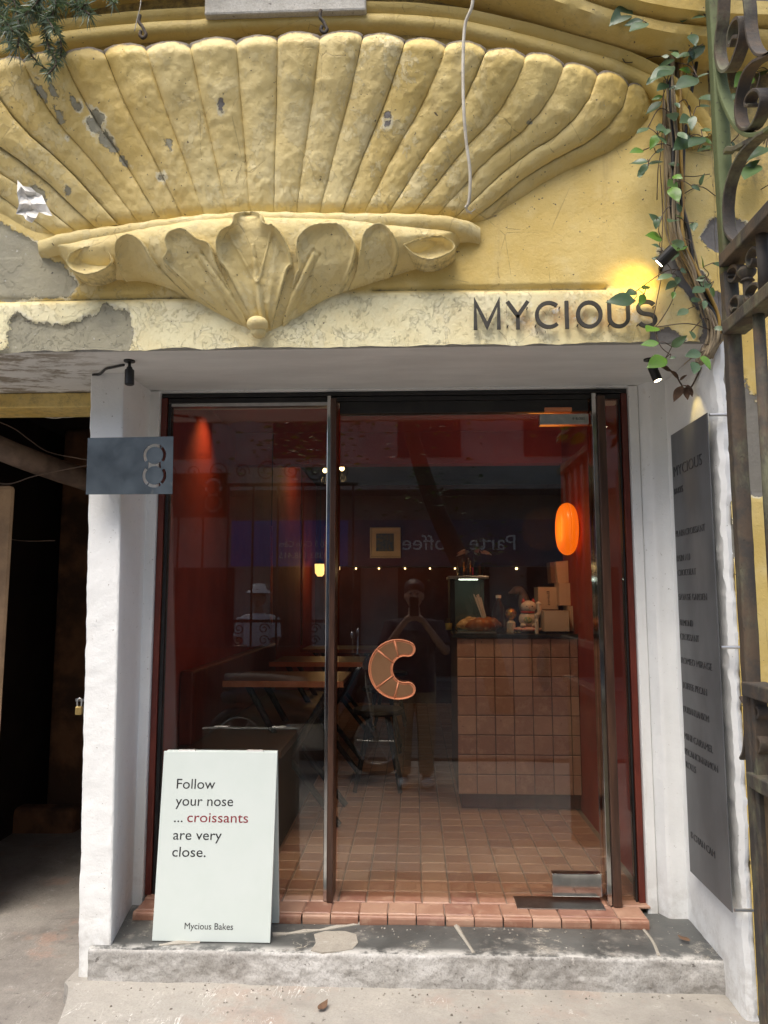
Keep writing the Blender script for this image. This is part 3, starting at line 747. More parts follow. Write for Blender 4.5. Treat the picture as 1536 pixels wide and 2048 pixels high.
for li, lp in enumerate(LEAVES):
    poly = toXZ(crv(lp + [lp[0]], 4)[:-1], FW - .14)
    ax = poly.mean(0); tipz = poly[:, 1].max(); bot = poly[np.argmin(poly[:, 1])]; topc = np.array([poly[np.argmax(poly[:, 1])][0], tipz])
    axis = (topc - bot) / np.linalg.norm(topc - bot); nrm = np.array([-axis[1], axis[0]])
    def hf(P, d, li=li, bot=bot, axis=axis, nrm=nrm, L=np.linalg.norm(topc - bot)):
        base = bracket_h(P); dd = np.maximum(d, 0)
        s = (P - bot) @ axis / L; w = (P - bot) @ nrm
        sc = np.clip(s, 0, 1); up_ = np.clip((s - .25) / .5, 0, 1)
        if li in (4, 6):
            h = (.090 + .026 * np.exp(-((dd - .006) / .006) ** 2) - .034 * (1 - np.exp(-dd / .018))) * (1 - np.exp(-dd / .003))
        else:
            kf = 1.0 if li == 0 else .62
            lip = .020 * kf * up_ * np.exp(-((dd - .005) / .0055) ** 2)
            bowl = -.020 * kf * up_ * (1 - np.exp(-np.maximum(dd - .008, 0) / .016))
            ang = w / np.maximum(s, .18)
            ribs = -.0055 * np.abs(np.sin(ang * 30 + .4)) * np.clip(1.1 - s, 0, 1) * np.clip(s * 4, 0, 1)
            mid = .007 * np.exp(-(w / .010) ** 2) * (s > .1) * (s < .72) - .006 * np.exp(-((np.abs(w) - .013) / .004) ** 2) * (s < .75)
            vein = .006 * np.exp(-((np.abs(w) - .11 * np.clip(s - .42, 0, 1) * 1.6 - .004) / .005) ** 2) * (s > .42) * (s < .82) * (li == 0)
            h = base + (.005 + .020 * sc ** 1.5) * (1 - np.exp(-dd / .003)) + lip + bowl + ribs + mid * (li < 3) + vein
        return np.where(d < 0, base - .012 - .2 * np.maximum(-d, 0), h)
    relief('acanthus_leaf', poly, hf, .0036, bro, dirt_shade=.18)
b = MB(); c = onY(515, 648, FW - .06); b.ball(tuple(c), .036, .034, .026, 20, 12); c2 = onY(517, 664, FW - .05); b.ball(tuple(c2), .026, .026, .022, 20, 12)
N = len(b.v); b.at = {'peel': [-.2] * N, 'tone': [0] * N, 'pale': [.5] * N, 'dirt_shade': [.12] * N}
b.build('finial', M_YEL, bro, smooth=True)

# ---- arched mouldings above the shell
def moulding(name, path, prof, dirt_shade, pale=0.0):
    P = crv([(x, y) for x, y in path], 10); V = []; n = len(prof)
    W = [onY(x, y, FW - .05) for x, y in P]; D = []
    for i, p in enumerate(W):
        t = W[min(i + 1, len(W) - 1)] - W[max(i - 1, 0)]; nn = np.array([-t[2], 0, t[0]]); nn /= np.linalg.norm(nn)
        for o, up in prof:
            q = np.array([p[0], FW - o, p[2]]) + nn * up; V.append(q + np.array([0, 1, 0]) * .006 * float(fbm(q, 9, 3))); D.append(dirt_shade)
    b = MB(); b.add(V, [(i * n + k, (i + 1) * n + k, (i + 1) * n + k + 1, i * n + k + 1) for i in range(len(W) - 1) for k in range(n - 1)])
    N = len(b.v); b.at = {'peel': [-.2] * N, 'tone': [0] * N, 'pale': [pale] * N, 'dirt_shade': D}
    return b.build(name, M_YEL, shop, smooth=True, auto=50)
ARC = [(-330, 205), (-200, 150), (-60, 100), (100, 62), (300, 40), (500, 28), (700, 22), (880, 30), (1040, 62), (1180, 100), (1290, 140), (1360, 190), (1420, 270)]
moulding('arch_moulding', ARC, [(-.02, -.05), (.035, -.05), (.05, -.035), (.05, -.01), (.04, 0), (.055, .012), (.06, .03), (.04, .045), (-.02, .05)], .22)
ARC2 = [(-330, 130), (-60, 40), (300, -30), (700, -55), (900, -22), (1040, 18), (1180, 66), (1290, 96), (1420, 112), (1600, 118)]
moulding('arch_moulding', ARC2, [(-.02, -.02), (.10, -.02), (.135, .0), (.14, .03), (.12, .05), (.17, .06), (.18, .10), (-.02, .12)], .35)
b = MB(); zt0 = onY(550, 25, FW - .075)[2]
xa, xb = onY(386, 10, FW - .2)[0], onY(552 + 175, 10, FW - .2)[0]
nn = 40; A = np.zeros((3, nn, 3))
b.box(xa, xb, FW - .075, FW + .02, zt0, zt0 + .10); b.build('ledge_slab', concrete('pale_ledge_render', (.66, .64, .58), (.52, .50, .44), (.34, .31, .25), .1, .5), shop, fix=True, bevel=.008)['label'] = 'peeling pale ledge at the very top above the shell'

# ---- lintel underside, pillar, jambs, side wall
b = MB(); b.box(-2.3, .995, FW + .012, .30, ZS, ZS + .05); b.build('soffit', M_SOFFIT, shop)
b = MB(); b.box(-2.3, 2.4, FW + .25, .30, ZS + .05, 4.2); b.build('upper_wall', M_WHITE, shop)
bl, br_, tl, tr = onY(153, 1962, -.365), onY(220, 1958, -.365), onY(181, 752, -.27), onY(248, 752, -.27)
def pillar():
    nz = 220; b = MB(); rows = []
    for i in range(nz + 1):
        t = i / nz; z = .18 + (ZS + .001 - .18) * t; tt = (z - bl[2]) / (tl[2] - bl[2])
        y = -.365 + (.095) * tt; xl = bl[0] + (tl[0] - bl[0]) * tt; xr = br_[0] + (tr[0] - br_[0]) * tt
        loop = [(xl + .02, .06), (xl, y + .04), (xl + .001, y + .008), (xl + .007, y)] + [(xl + .007 + (xr - xl - .013) * k / 10, y) for k in range(1, 10)] + [(xr - .006, y), (xr - .0015, y + .003), (xr, y + .008)]
        loop += [(xr + (-1.088 - xr) * k / 8, y + .008 + (-.02 - y - .008) * k / 8) for k in range(1, 9)] + [(-1.088, .06)]
        rows.append([(x, yy, z) for x, yy in loop])
    A = np.array(rows); m = fbm(A, 4, 3) * .003 + fbm(A + 3, 26, 4) * .0028
    A[:, 1:-1, 1] -= m[:, 1:-1]; A[:, :4, 0] -= m[:, :4] * 1.0
    A[..., 2] = np.minimum(A[..., 2], ZS + .001)
    b.grid(A); return b
pillar().build('pillar', M_WHITE, shop, smooth=True, fix=False, auto=32)['label'] = 'white painted pillar left of the glass front'
b = MB(); b.box(-1.10, -1.048, -.03, .05, ZD - .02, ZS - .002); b.build('jamb', M_WHITE, shop, bevel=.004)
b = MB(); b.box(.868, .906, -.03, .05, ZD - .02, ZS - .002); b.build('jamb', M_WHITE, shop, bevel=.004)
b = MB(); b.box(-1.05, .868, -.026, .05, 2.405 - .012, ZS - .0005); b.build('lintel_strip', M_WHITE, shop)
# stepped white face right of the glass, and the side wall coming forward
nz = 240; rows = []
for i in range(nz + 1):
    z = .16 + (ZS + .001 - .16) * i / nz
    lp = [(.906, .05), (.906, -.022), (.930, -.070), (.936, -.074)] + [(.94 + .058 * k / 6, -.076) for k in range(0, 7)]
    lp += [(1.0, -.082)] + [(1.0, -.082 + (FW + .02 + .082) * k / 30) for k in range(1, 31)]
    lp += [(1.006, FW - .004), (1.022, FW - .010), (1.04, FW - .004), (1.045, FW + .03)]
    rows.append([(x, y, z) for x, y in lp])
A = np.array(rows); m = fbm(A, 4, 3); m2 = fbm(A + 2, 26, 4)
A[:, 11:, 0] += m[:, 11:] * .003 + m2[:, 11:] * .002
fr = A[:, -5:]; fr[..., 1] -= (m[:, -5:] * .008 + m2[:, -5:] * .006) ; fr[..., 0] += m2[:, -5:] * .006
A[:, 3:11, 1] -= m[:, 3:11] * .004
b = MB(); b.grid(A); b.build('side_wall', M_WHITE, shop, smooth=True, fix=False, auto=32)['label'] = 'white painted side wall carrying the steel menu plaque'

# ---- alley on the left
b = MB(); b.box(-2.3, -1.235, -.015, .16, onY(90, 815, -.015)[2], ZS - .001); N = 8
b.at = {'peel': [-.04] * N, 'tone': [.5] * N, 'pale': [0] * N, 'dirt_shade': [.42] * N}; b.build('alley_beam', M_YEL, shop, bevel=.006)
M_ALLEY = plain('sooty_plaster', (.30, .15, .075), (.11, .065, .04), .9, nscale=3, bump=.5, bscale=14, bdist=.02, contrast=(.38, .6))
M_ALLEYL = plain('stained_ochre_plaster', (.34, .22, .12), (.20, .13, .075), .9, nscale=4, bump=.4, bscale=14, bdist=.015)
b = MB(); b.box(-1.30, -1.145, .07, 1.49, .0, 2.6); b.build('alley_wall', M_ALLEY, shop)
b = MB(); xl = onY(62, 1000, .3)[0]
qa, qb = onY(0, 1500, .25), onY(32, 970, .25); xf = lambda z: qa[0] + (qb[0] - qa[0]) * (z - qa[2]) / (qb[2] - qa[2])
b.hexa([(xl - .9, .25, 0), (xf(0), .25, 0), (xf(0) - .2, .5, 0), (xl - .9, .5, 0), (xl - .9, .25, qb[2]), (xf(qb[2]), .25, qb[2]), (xf(qb[2]) - .2, .5, qb[2]), (xl - .9, .5, qb[2])])
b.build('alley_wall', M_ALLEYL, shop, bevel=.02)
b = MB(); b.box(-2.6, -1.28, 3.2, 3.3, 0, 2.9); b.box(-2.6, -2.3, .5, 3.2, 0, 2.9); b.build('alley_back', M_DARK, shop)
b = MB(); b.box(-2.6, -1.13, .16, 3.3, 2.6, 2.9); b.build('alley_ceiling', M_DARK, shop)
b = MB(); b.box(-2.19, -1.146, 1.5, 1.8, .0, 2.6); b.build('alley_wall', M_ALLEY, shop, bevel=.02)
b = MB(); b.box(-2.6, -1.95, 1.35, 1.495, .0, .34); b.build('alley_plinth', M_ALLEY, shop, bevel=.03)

# ---- shop interior walls and ceilings
b = MB(); b.box(-1.14, -1.10, .05, 5.3, ZF - .05, 3.0); b.build('inner_wall', M_REDW, shop)
b = MB(); b.box(.90, 1.0, .05, 1.55, ZF - .05, 3.0); b.build('inner_wall', M_REDW, shop)
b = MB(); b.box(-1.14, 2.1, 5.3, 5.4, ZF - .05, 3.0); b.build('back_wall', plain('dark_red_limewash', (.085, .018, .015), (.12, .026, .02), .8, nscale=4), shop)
b = MB(); b.box(2.0, 2.1, 1.5, 5.3, ZF - .05, 3.0); b.build('inner_wall', M_DARK, shop)
b = MB(); b.box(1.0, 2.1, 1.5, 1.55, ZF - .05, 3.0); b.build('inner_wall', M_DARK, shop)
b = MB(); b.box(-1.1, 1.0, .05, 1.50, 2.56, 2.62); b.build('red_ceiling', M_REDC, shop)
b = MB(); b.box(-1.1, .90, 1.50, 1.60, 2.36, 3.0); b.build('header_beam', M_REDC, shop)
b = MB(); b.box(-1.1, 2.1, 1.60, 5.3, 2.8, 2.9); b.build('dark_ceiling', M_DARK, shop)
# ================================================================== SHOPFRONT
front = thing('shopfront', (-.09, 0, ZF), 'dark framed glass shopfront with fixed panes on both sides of the door', 'shop window')
b = MB(); b.box(-1.046, -1.022, -.012, .05, ZF, 2.372); b.build('frame', M_REDFR, front, bevel=.002)
b = MB(); b.box(-1.020, -1.006, -.004, .03, ZF, 2.350); b.build('frame', M_BLACK, front, bevel=.002)
b = MB(); b.box(.842, .866, -.012, .05, ZF, 2.372); b.build('frame', M_REDFR, front, bevel=.002)
b = MB(); b.box(.832, .840, -.004, .03, ZF, 2.350); b.build('frame', M_BLACK, front, bevel=.002)
b = MB(); b.box(-1.046, .866, -.010, .05, 2.374, 2.391); b.box(-1.02, .842, -.004, .03, 2.352, 2.372); b.build('frame_head', M_BLACK, front, bevel=.002)
b = MB(); b.box(-1.02, -.352, -.003, .03, 2.336, 2.3505); b.build('glazing_channel', M_BRUSH, front, bevel=.001)
b = MB(); b.box(-.304, .712, -.006, .04, 2.300, 2.350); b.build('transom', M_BLACK, front, bevel=.003)
pane = MB(); pane.box(-1.006, -.353, .006, .016, ZF + .006, 2.340); pane.build('glass_pane', M_GLASS, front)
pane = MB(); pane.box(.768, .831, .006, .016, ZF + .006, 2.350); pane.build('glass_pane', M_GLASS, front)
for x0, xc0, xc1, xw0, xw1 in ((0, -.350, -.335, -.3345, -.312), (1, .716, .734, .735, .766)):
    b = MB(); b.box(xc0, xc1, -.045, .05, ZF + .001, 2.366); p = b.build('steel_post', M_CHROME, front, bevel=.002)
    b = MB(); b.box(xw0, xw1, -.060, .06, ZF + .001, 2.352); b.build('timber_post', M_WOOD, front, bevel=.003)
b = MB(); b.box(-.3535, -.3505, .0, .02, ZF, 2.34); b.build('seal', M_RUBBER, front)

door = thing('glass_door', (.70, 0, ZF), 'frameless glass door with steel patch hinges between the two posts', 'door')
b = MB(); b.box(-.300, .712, .004, .014, ZF + .022, 2.296); b.build('door_pane', M_GLASS, door)
hx0, hx1 = onY(1079, 840, 0)[0], onY(1180, 840, 0)[0]
b = MB(); b.box(hx0, .711, -.010, .028, onY(1120, 850, 0)[2], onY(1120, 829, 0)[2]); h = b.build('top_hinge', M_BRUSH, door, bevel=.002)
V, F = text('®  BLOSSO', .05, .011, .0006); z0 = onY(1150, 841, 0)[2]
b = MB(); b.add([(v[0] + .645, -.0108 - v[2], v[1] + z0) for v in V], F); b.build('hinge_mark', M_INK, h)
b = MB(); b.box(hx0 + .02, hx0 + .13, -.012, .02, onY(1120, 824, 0)[2], onY(1120, 816, 0)[2]); b.build('hinge_pivot_glint', M_COPPER, door, bevel=.002)  # copper colour paints the orange lamp's reflection on this small piece
b = MB(); b.box(onY(1104, 1760, 0)[0], .705, -.010, .028, ZF + .018, onY(1150, 1746, 0)[2]); b.build('bottom_hinge', M_CHROME, door, bevel=.002)
p0, p1 = onZ(1018, 1768, ZF), onZ(1190, 1790, ZF)
b = MB(); b.box(onZ(1022, 1780, ZF)[0], .70, -.085, .03, ZF - .002, ZF + .004); b.build('floor_closer', M_BRUSH, door, bevel=.001)
# croissant shaped handle on the glass
hc = onY(803, 1339, -.03); U = abs(onY(903, 1339, -.03)[0] - hc[0]) / 100
def arc_pt(a, off=0.0, r0=42): rr = (r0 + off) * U; return (hc[0] + rr * math.cos(a), hc[2] + rr * math.sin(a))
A0 = R(72)
def half(a): s = math.cos((a - math.pi) / 2 * (math.pi / (math.pi - A0)) * .9); return 13.5 + 10.0 * max(0, s) ** 1.3
def crescent(a0, a1, inset, n=24, round0=False, round1=False):
    out = [arc_pt(a0 + (a1 - a0) * i / n, half(a0 + (a1 - a0) * i / n) - inset) for i in range(n + 1)]
    if round1:
        h = half(a1) - inset
        for k in range(1, 8):
            t = math.pi * k / 8; q = arc_pt(a1, h * math.cos(t)); tg = (-math.sin(a1), math.cos(a1)); out.append((q[0] + tg[0] * h * U * math.sin(t), q[1] + tg[1] * h * U * math.sin(t)))
    out += [arc_pt(a1 + (a0 - a1) * i / n, -half(a1 + (a0 - a1) * i / n) + inset) for i in range(n + 1)]
    if round0:
        h = half(a0) - inset
        for k in range(1, 8):
            t = math.pi * k / 8; q = arc_pt(a0, -h * math.cos(t)); tg = (math.sin(a0), -math.cos(a0)); out.append((q[0] + tg[0] * h * U * math.sin(t), q[1] + tg[1] * h * U * math.sin(t)))
    return out
b = MB(); full = crescent(A0, 2 * math.pi - A0, 0, 48, True, True); b.prism(full, -.022, .003)
hd = b.build('door_handle', M_COPPER, door, bevel=.0015); hd['label'] = 'copper and brown croissant shaped door handle'
cuts = [A0 - .02, R(104), R(142), R(216), R(256), 2 * math.pi - A0 + .02]
for i in range(5):
    b = MB(); b.prism(crescent(cuts[i] + (.05 if i else .02), cuts[i + 1] - (.05 if i < 4 else .02), 4.2, 14, i == 0, i == 4), -.0235, -.021); b.build('segment', M_BROWNP, hd)
b = MB(); b.tube([(p[0], -.0235, p[1]) for p in full + full[:1]], .0026, 6)
for a in cuts[1:-1]: b.tube([(arc_pt(a, half(a) - 1)[0], -.023, arc_pt(a, half(a) - 1)[1]), (arc_pt(a, -half(a) + 1)[0], -.023, arc_pt(a, -half(a) + 1)[1])], .0032, 6)
b.build('rim', M_COPPER, hd, smooth=True)

# ================================================================== SIGNS
# wall letters
NAMEY = FW - .030
def at2(px, py): q = onY(px, py, NAMEY); return np.array([q[0], q[2]])
z_m0, z_m1 = at2(975, 659)[1], at2(975, 604)[1]; z_s0, z_s1 = at2(1294, 656)[1], at2(1294, 600)[1]
def arcp(c, rx, rz, a0, a1, n=26): return [(c[0] + rx * math.cos(R(a0 + (a1 - a0) * i / n)), c[1] + rz * math.sin(R(a0 + (a1 - a0) * i / n))) for i in range(n + 1)]
nm = thing('wall_lettering', tuple(onY(1130, 660, NAMEY)), 'dark metal letters MYCIOUS standing off the yellow wall over the entrance', 'sign')
W_ = .0125
for ch, xa, xb in (('M', 947, 1001), ('Y', 1012, 1059), ('C', 1068, 1124), ('I', 1129, 1138), ('O', 1152, 1205), ('U', 1215, 1260), ('S', 1273, 1314)):
    t = (xa - 947) / 350; zb = z_m0 + (z_s0 - z_m0) * t; zt = z_m1 + (z_s1 - z_m1) * t
    a, c = at2(xa, 630)[0], at2(xb, 630)[0]; h = W_ / 2; mid = (zb + zt) / 2; cx = (a + c) / 2; b = MB(); y0, y1 = NAMEY - .004, NAMEY + .004
    S = []
    if ch == 'M': S = [[(a + h, zb), (a + h, zt), (cx, zb + .012), (c - h, zt), (c - h, zb)]]
    if ch == 'Y': S = [[(a + h * .8, zt), (cx, mid - .002), (c - h * .8, zt)], [(cx, mid + .001), (cx, zb)]]
    if ch == 'C': S = [arcp((cx + .003, mid), (c - a) / 2 - h, (zt - zb) / 2 - h, 48, 312)]
    if ch == 'I': S = [[(cx, zb), (cx, zt)]]
    if ch == 'O': S = [arcp((cx, mid), (c - a) / 2 - h, (zt - zb) / 2 - h, 0, 345)]
    if ch == 'U': r = (c - a) / 2 - h; S = [[(a + h, zt)] + arcp((cx, zb + r + h), r, r, 180, 360, 18) + [(c - h, zt)]]
    if ch == 'S':
        rz = (zt - zb - W_) / 4; rx = (c - a) / 2 - h
        S = [arcp((cx, zt - h - rz), rx, rz, 28, 250, 18) + arcp((cx, zb + h + rz), rx, rz, 90, -152, 18)[2:]]
    for q in S: b.strip(q, W_, y0, y1, closed=(ch == 'O'))
    b.build('letter', M_LETTER, nm)
    for px_ in ((a + h, zb + .015), (c - h if ch != 'I' else a + h, zt - .02)): bb = MB(); bb.tube([(px_[0], y1, px_[1]), (px_[0], FW + .01, px_[1])], .0022, 6); bb.build('stand_off', M_BLACK, nm)
# number plate 8
PYN = -.385
q = [onY(x, y, PYN) for x, y in ((176, 876), (347, 873), (345, 988), (172, 989))]
cu = bpy.data.curves.new('p', 'CURVE'); cu.dimensions = '2D'; cu.fill_mode = 'BOTH'; cu.extrude = .0015
def spl(pts):
    s = cu.splines.new('POLY'); s.points.add(len(pts) - 1); s.use_cyclic_u = True
    for p, x in zip(s.points, pts): p.co = (x[0], x[1], 0, 1)
spl([(p[0], p[2]) for p in q])
c1, c2 = onY(309.5, 910.5, PYN), onY(308.8, 951, PYN); un = abs(onY(400, 930, PYN)[0] - onY(300, 930, PYN)[0]) / 100
c1 = (c1[0], c1[2]); c2 = (c2[0], c2[2])
def ringseg(c, ro, ri, a0, a1): return arcp(c, ro * un, ro * un, a0, a1, 14) + arcp(c, ri * un, ri * un, a1, a0, 14)
spl(ringseg(c1, 23, 17, 54, 216)); spl(ringseg(c1, 23, 17, -36, 48)); spl(ringseg(c2, 24, 18, 142, 232)); spl(ringseg(c2, 24, 18, 238, 306)); spl(ringseg(c2, 24, 18, -46, 36))
spl(arcp(c1, 17.6 * un, 17.6 * un, 226, 314, 12) + arcp(c2, 18.6 * un, 18.6 * un, 46, 134, 12))
V, F = curve_mesh(cu)
npl = thing('house_number_plate', (q[3][0], PYN, q[3][2]), 'blue grey steel plate with the number 8 cut out, fixed to the white pillar', 'sign')
b = MB(); b.add([(v[0], PYN + v[2], v[1]) for v in V], F); b.build('plate', M_STEELPLATE, npl)
for (x, y) in ((195, 889), (195, 975)): p = onY(x, y, PYN); b = MB(); b.tube([(p[0], PYN, p[2]), (p[0], -.25, p[2])], .005, 8); b.build('stand_off', M_BLACK, npl)
M_PLQ = plain('black_letter_enamel', (.012, .012, .013), None, .35, 0, bump=0)
M_PLATE2 = plain('grey_steel_sheet', (.12, .125, .13), (.19, .20, .205), .38, .45, nscale=3, stretch=(1, 1, .5), bump=.06, bscale=18)
# menu plaque on the side wall
PX = .968
tl_, tr_, br2, bl2 = [onX(x, y, PX) for x, y in ((1340, 871), (1410, 829), (1468, 1828), (1382, 1745))]
Yr, Yf = (tl_[1] + bl2[1]) / 2, (tr_[1] + br2[1]) / 2; Zt, Zb = (tl_[2] + tr_[2]) / 2, (bl2[2] + br2[2]) / 2
mp = thing('menu_plaque', (PX, (Yr + Yf) / 2, Zb), 'tall dark steel menu plaque with pastry names on the white side wall', 'sign')
b = MB(); b.box(PX, PX + .003, Yf, Yr, Zb, Zt); b.build('plate', M_PLATE2, mp)
for z in (Zt - .01, Zb + .012, (Zt + Zb) / 2 + .02):
    for y in (Yf - .012, Yr - .01): b = MB(); b.tube([(PX + .003, y, z), (1.03, y, z)], .005, 8); b.build('stand_off', M_BRUSH, mp)
for body, xs_, ys_, xe, ye in (('MYCIOUS', 1348, 948, 1404, 922), ('BAKES', 1349, 984, 1366, 976), ('PLAIN CROISSANT', 1352, 1068, 1410, 1054), ('PAIN AU', 1354, 1118, 1380, 1112), ('CHOCOLAT', 1356, 1147, 1392, 1141),
        ('SAVAGE GARDEN', 1358, 1195, 1414, 1192), ('ALMOND', 1360, 1246, 1386, 1245), ('CROISSANT', 1361, 1274, 1398, 1276), ('ROMEO MIRAGE', 1363, 1320, 1424, 1334), ('TOFFEE PECAN', 1365, 1368, 1414, 1386),
        ('DURIAN LANSOM', 1367, 1415, 1418, 1440), ('MINI CARAMEL', 1369, 1470, 1426, 1500), ('PECANCINNAMON', 1370, 1500, 1436, 1540), ('ROLLS', 1372, 1528, 1392, 1540), ('8 CHAN CAM', 1382, 1668, 1430, 1710)):
    s, e = onX(xs_, ys_, PX), onX(xe, ye, PX); w = abs(s[1] - e[1]); z = (s[2] + e[2]) / 2 - .012
    V, F = text(body, w, .040 if body == 'MYCIOUS' else .024, .003, -.018)
    m = MB(); m.add([(PX - .0005 - v[2] * .6, s[1] - v[0], z + v[1]) for v in V], F); m.build('lettering', M_PLQ, mp, fix=False)
# A-frame board on the step
fl_, fr_ = onZ(302, 1884, ZD + .002), onZ(541, 1884, ZD + .002); yb = (fl_[1] + fr_[1]) / 2
ytop = yb + .085
T0, T1 = onY(328, 1503, ytop), onY(555, 1503, ytop); zt = (T0[2] + T1[2]) / 2
P00, P10, P01, P11 = np.array([fl_[0], yb, ZD + .002]), np.array([fr_[0], yb, ZD + .002]), np.array([T0[0], ytop, zt]), np.array([T1[0], ytop, zt])
brd = thing('sidewalk_board', ((P00[0] + P10[0]) / 2, yb + .08, ZD), 'pale folding pavement board with croissant slogan on the dark step', 'sign board')
eu = (P10 - P00); eu /= np.linalg.norm(eu); ev0 = (P01 - P00); Hh = np.linalg.norm(ev0); nrm = np.cross(eu, ev0); nrm /= np.linalg.norm(nrm); ev = np.cross(nrm, eu)
if nrm[1] > 0: nrm = -nrm
th = .012
b = MB(); b.hexa([P00, P10, P10 - nrm * th, P00 - nrm * th, P01, P11, P11 - nrm * th, P01 - nrm * th]); fb = b.build('front_panel', M_SIGNW, brd, bevel=.0015)
Q0, Q1 = np.array([P00[0] + .025, yb + .155, ZD + .002]), np.array([onZ(560, 1843, ZD)[0], yb + .155, ZD + .002]); sh = np.array([0, .013, 0])
b = MB(); b.hexa([Q0, Q1, Q1 + sh, Q0 + sh, P01 + sh * 1.1 + [.006, 0, 0], P11 + sh * 1.1 - [.003, 0, 0], P11 + sh * 2.1 - [.003, 0, 0], P01 + sh * 2.1 + [.006, 0, 0]]); b.build('rear_panel', M_SIGNW, brd, bevel=.0015)
for s in (.2, .8): p = P01 + (P11 - P01) * s + sh * .7; b = MB(); b.tube([p - eu * .03, p + eu * .03], .006, 8); b.build('hinge', M_BRUSH, brd)
def onboard(px, py): q = onP(px, py, P00, nrm) - P00; return q @ eu, q @ ev
def board_text(body, x0, x1, ybase, cap_y, mat):
    a = onboard(x0, ybase); c = onboard(x1, ybase); t = onboard(x0, cap_y)
    V, F = text(body, c[0] - a[0], t[1] - a[1], .0006)
    m = MB(); m.add([P00 + eu * (a[0] + v[0]) + ev * (a[1] + v[1]) + nrm * (.0003 + v[2]) for v in V], F); m.build('lettering', mat, fb, fix=False)
board_text('Follow', 353, 430, 1577, 1557, M_INK); board_text('your nose', 351, 466, 1611, 1591, M_INK); board_text('...', 348, 365, 1644, 1624, M_INK); board_text('croissants', 374, 496, 1644, 1624, M_REDINK)
board_text('are very', 346, 443, 1679, 1659, M_INK); board_text('close.', 344, 411, 1713, 1693, M_INK); board_text('Mycious Bakes', 369, 466, 1858, 1845, M_INK)

# ================================================================== IRON GATE (opened outwards, seen edge-on at the right)
GXp = .955
def gp(x, y): return onX(x, y, GXp)
y_post = gp(1447, 350)[1]; y_end = -1.75
gate = thing('iron_gate', (GXp, y_post, .02), 'old rusty wrought iron gate leaf with scrolls standing open at the right', 'gate')
pw = .042
def post(x, yc, z0, z1, w, mat, name='post'):
    b = MB(); n = 60; rows = []
    for i in range(n + 1):
        z = z0 + (z1 - z0) * i / n; c = w / 2; e = c * .72
        rows.append([(x + a, yc + d, z) for a, d in ((-c, -e), (-e, -c), (e, -c), (c, -e), (c, e), (e, c), (-e, c), (-c, e), (-c, -e))])
    A = np.array(rows); m = fbm(A, 20, 3) * .0018; A[..., 0] += m; A[..., 1] -= m; b.grid(A); return b.build(name, mat, gate, smooth=True, fix=False)
post(GXp, y_post, gp(1445, 560)[2], 3.9, pw, M_IRONG); post(GXp, y_post, .05, gp(1445, 560)[2] - .001, pw, M_IRON)
def rail(pxy, name='rail', hgt=.04):
    z = gp(*pxy)[2]; b = MB(); b.box(GXp - .034, GXp + .034, y_end, y_post - .01, z - hgt, z); return b.build(name, M_IRON, gate, bevel=.004), z
_, zr1 = rail((1446, 524)); _, zr2 = rail((1448, 660)); _, zr3 = rail((1482, 1357)); _, zr4 = rail((1490, 1530))
dz = .16
for i in range(1, 8):
    y = y_post - .17 * i
    if y < y_end: break
    b = MB(); b.tube([(GXp, y, zr3 - .005), (GXp, y, zr2 - .03)], .016, 10); b.build('bar', M_IRON, gate, smooth=True)
b = MB(); b.box(GXp - .006, GXp + .006, y_end, y_post - .03, .08, zr4 - .035); b.build('sheet_panel', M_PANEL, gate)
b = MB(); b.box(GXp - .02, GXp + .02, y_post - .052, y_post - .029, .08, zr3 - .03); b.build('stile', M_IRON, gate, bevel=.003)
def scroll(pts, ox, oy, k, w=.036, t=.009, n=7, mat=None):
    P = crv([gp(ox + x / k, oy + y / k) for x, y in pts], n); b = MB(); b.sweep(P, w, t); return b.build('scroll', mat or M_IRON, gate, bevel=.0015, seg=1)
K5 = 5.686
S1 = [(395, -120), (380, 200), (355, 400), (345, 600), (380, 760), (430, 810), (500, 760), (570, 600), (620, 420), (625, 260), (600, 200), (550, 240), (505, 330), (488, 430), (490, 500), (515, 515), (535, 450), (560, 415), (610, 415)]
scroll(S1, 1380, 0, K5)
scroll([(660, -120), (685, 100), (695, 300), (730, 480), (790, 590), (860, 625), (960, 600), (1060, 500), (1100, 300)], 1380, 0, K5)
scroll([(1020, 560), (900, 640), (760, 710), (660, 840), (600, 1040), (575, 1240), (600, 1400), (660, 1465), (740, 1440), (820, 1310), (865, 1150), (850, 1050), (795, 1020), (730, 1060), (690, 1140), (690, 1200), (730, 1195)], 1380, 0, K5)
scroll([(325, 560), (340, 780), (380, 1030), (460, 1250), (560, 1430), (680, 1525), (800, 1530), (900, 1490), (1040, 1380)], 1380, 0, K5, .034, .012, mat=M_IRONG)
scroll([(900, 1500), (800, 1560), (640, 1720), (540, 1890), (480, 2060), (450, 2200), (435, 2420), (450, 2600), (500, 2700), (570, 2755)], 1380, 0, K5)
scroll([(430, 1735), (470, 1690), (540, 1690), (640, 1640), (760, 1570)], 1380, 0, K5, .03, .014)
K6 = 5.686
def s6(pts, **k): return scroll(pts, 1380, 360, K6, **k)
s6([(480, 1620), (445, 1500), (440, 1350), (440, 1200), (470, 1060), (520, 985), (570, 985), (590, 1040), (560, 1120), (510, 1150), (480, 1120), (490, 1080)], w=.03, t=.008)
s6([(560, 1590), (590, 1500), (605, 1400), (590, 1330), (545, 1330), (505, 1390), (500, 1450), (520, 1490), (545, 1450)], w=.028, t=.008)
s6([(830, 1200), (835, 1000), (820, 820), (780, 770), (725, 800), (690, 880), (690, 940), (720, 980), (750, 940), (755, 890)], w=.028, t=.008)
s6([(800, 1400), (830, 1300), (835, 1230), (800, 1180), (740, 1190), (690, 1250), (670, 1320), (700, 1360), (730, 1330)], w=.028, t=.008)
s6([(480, 1620), (600, 1560), (700, 1500)], w=.03, t=.008)
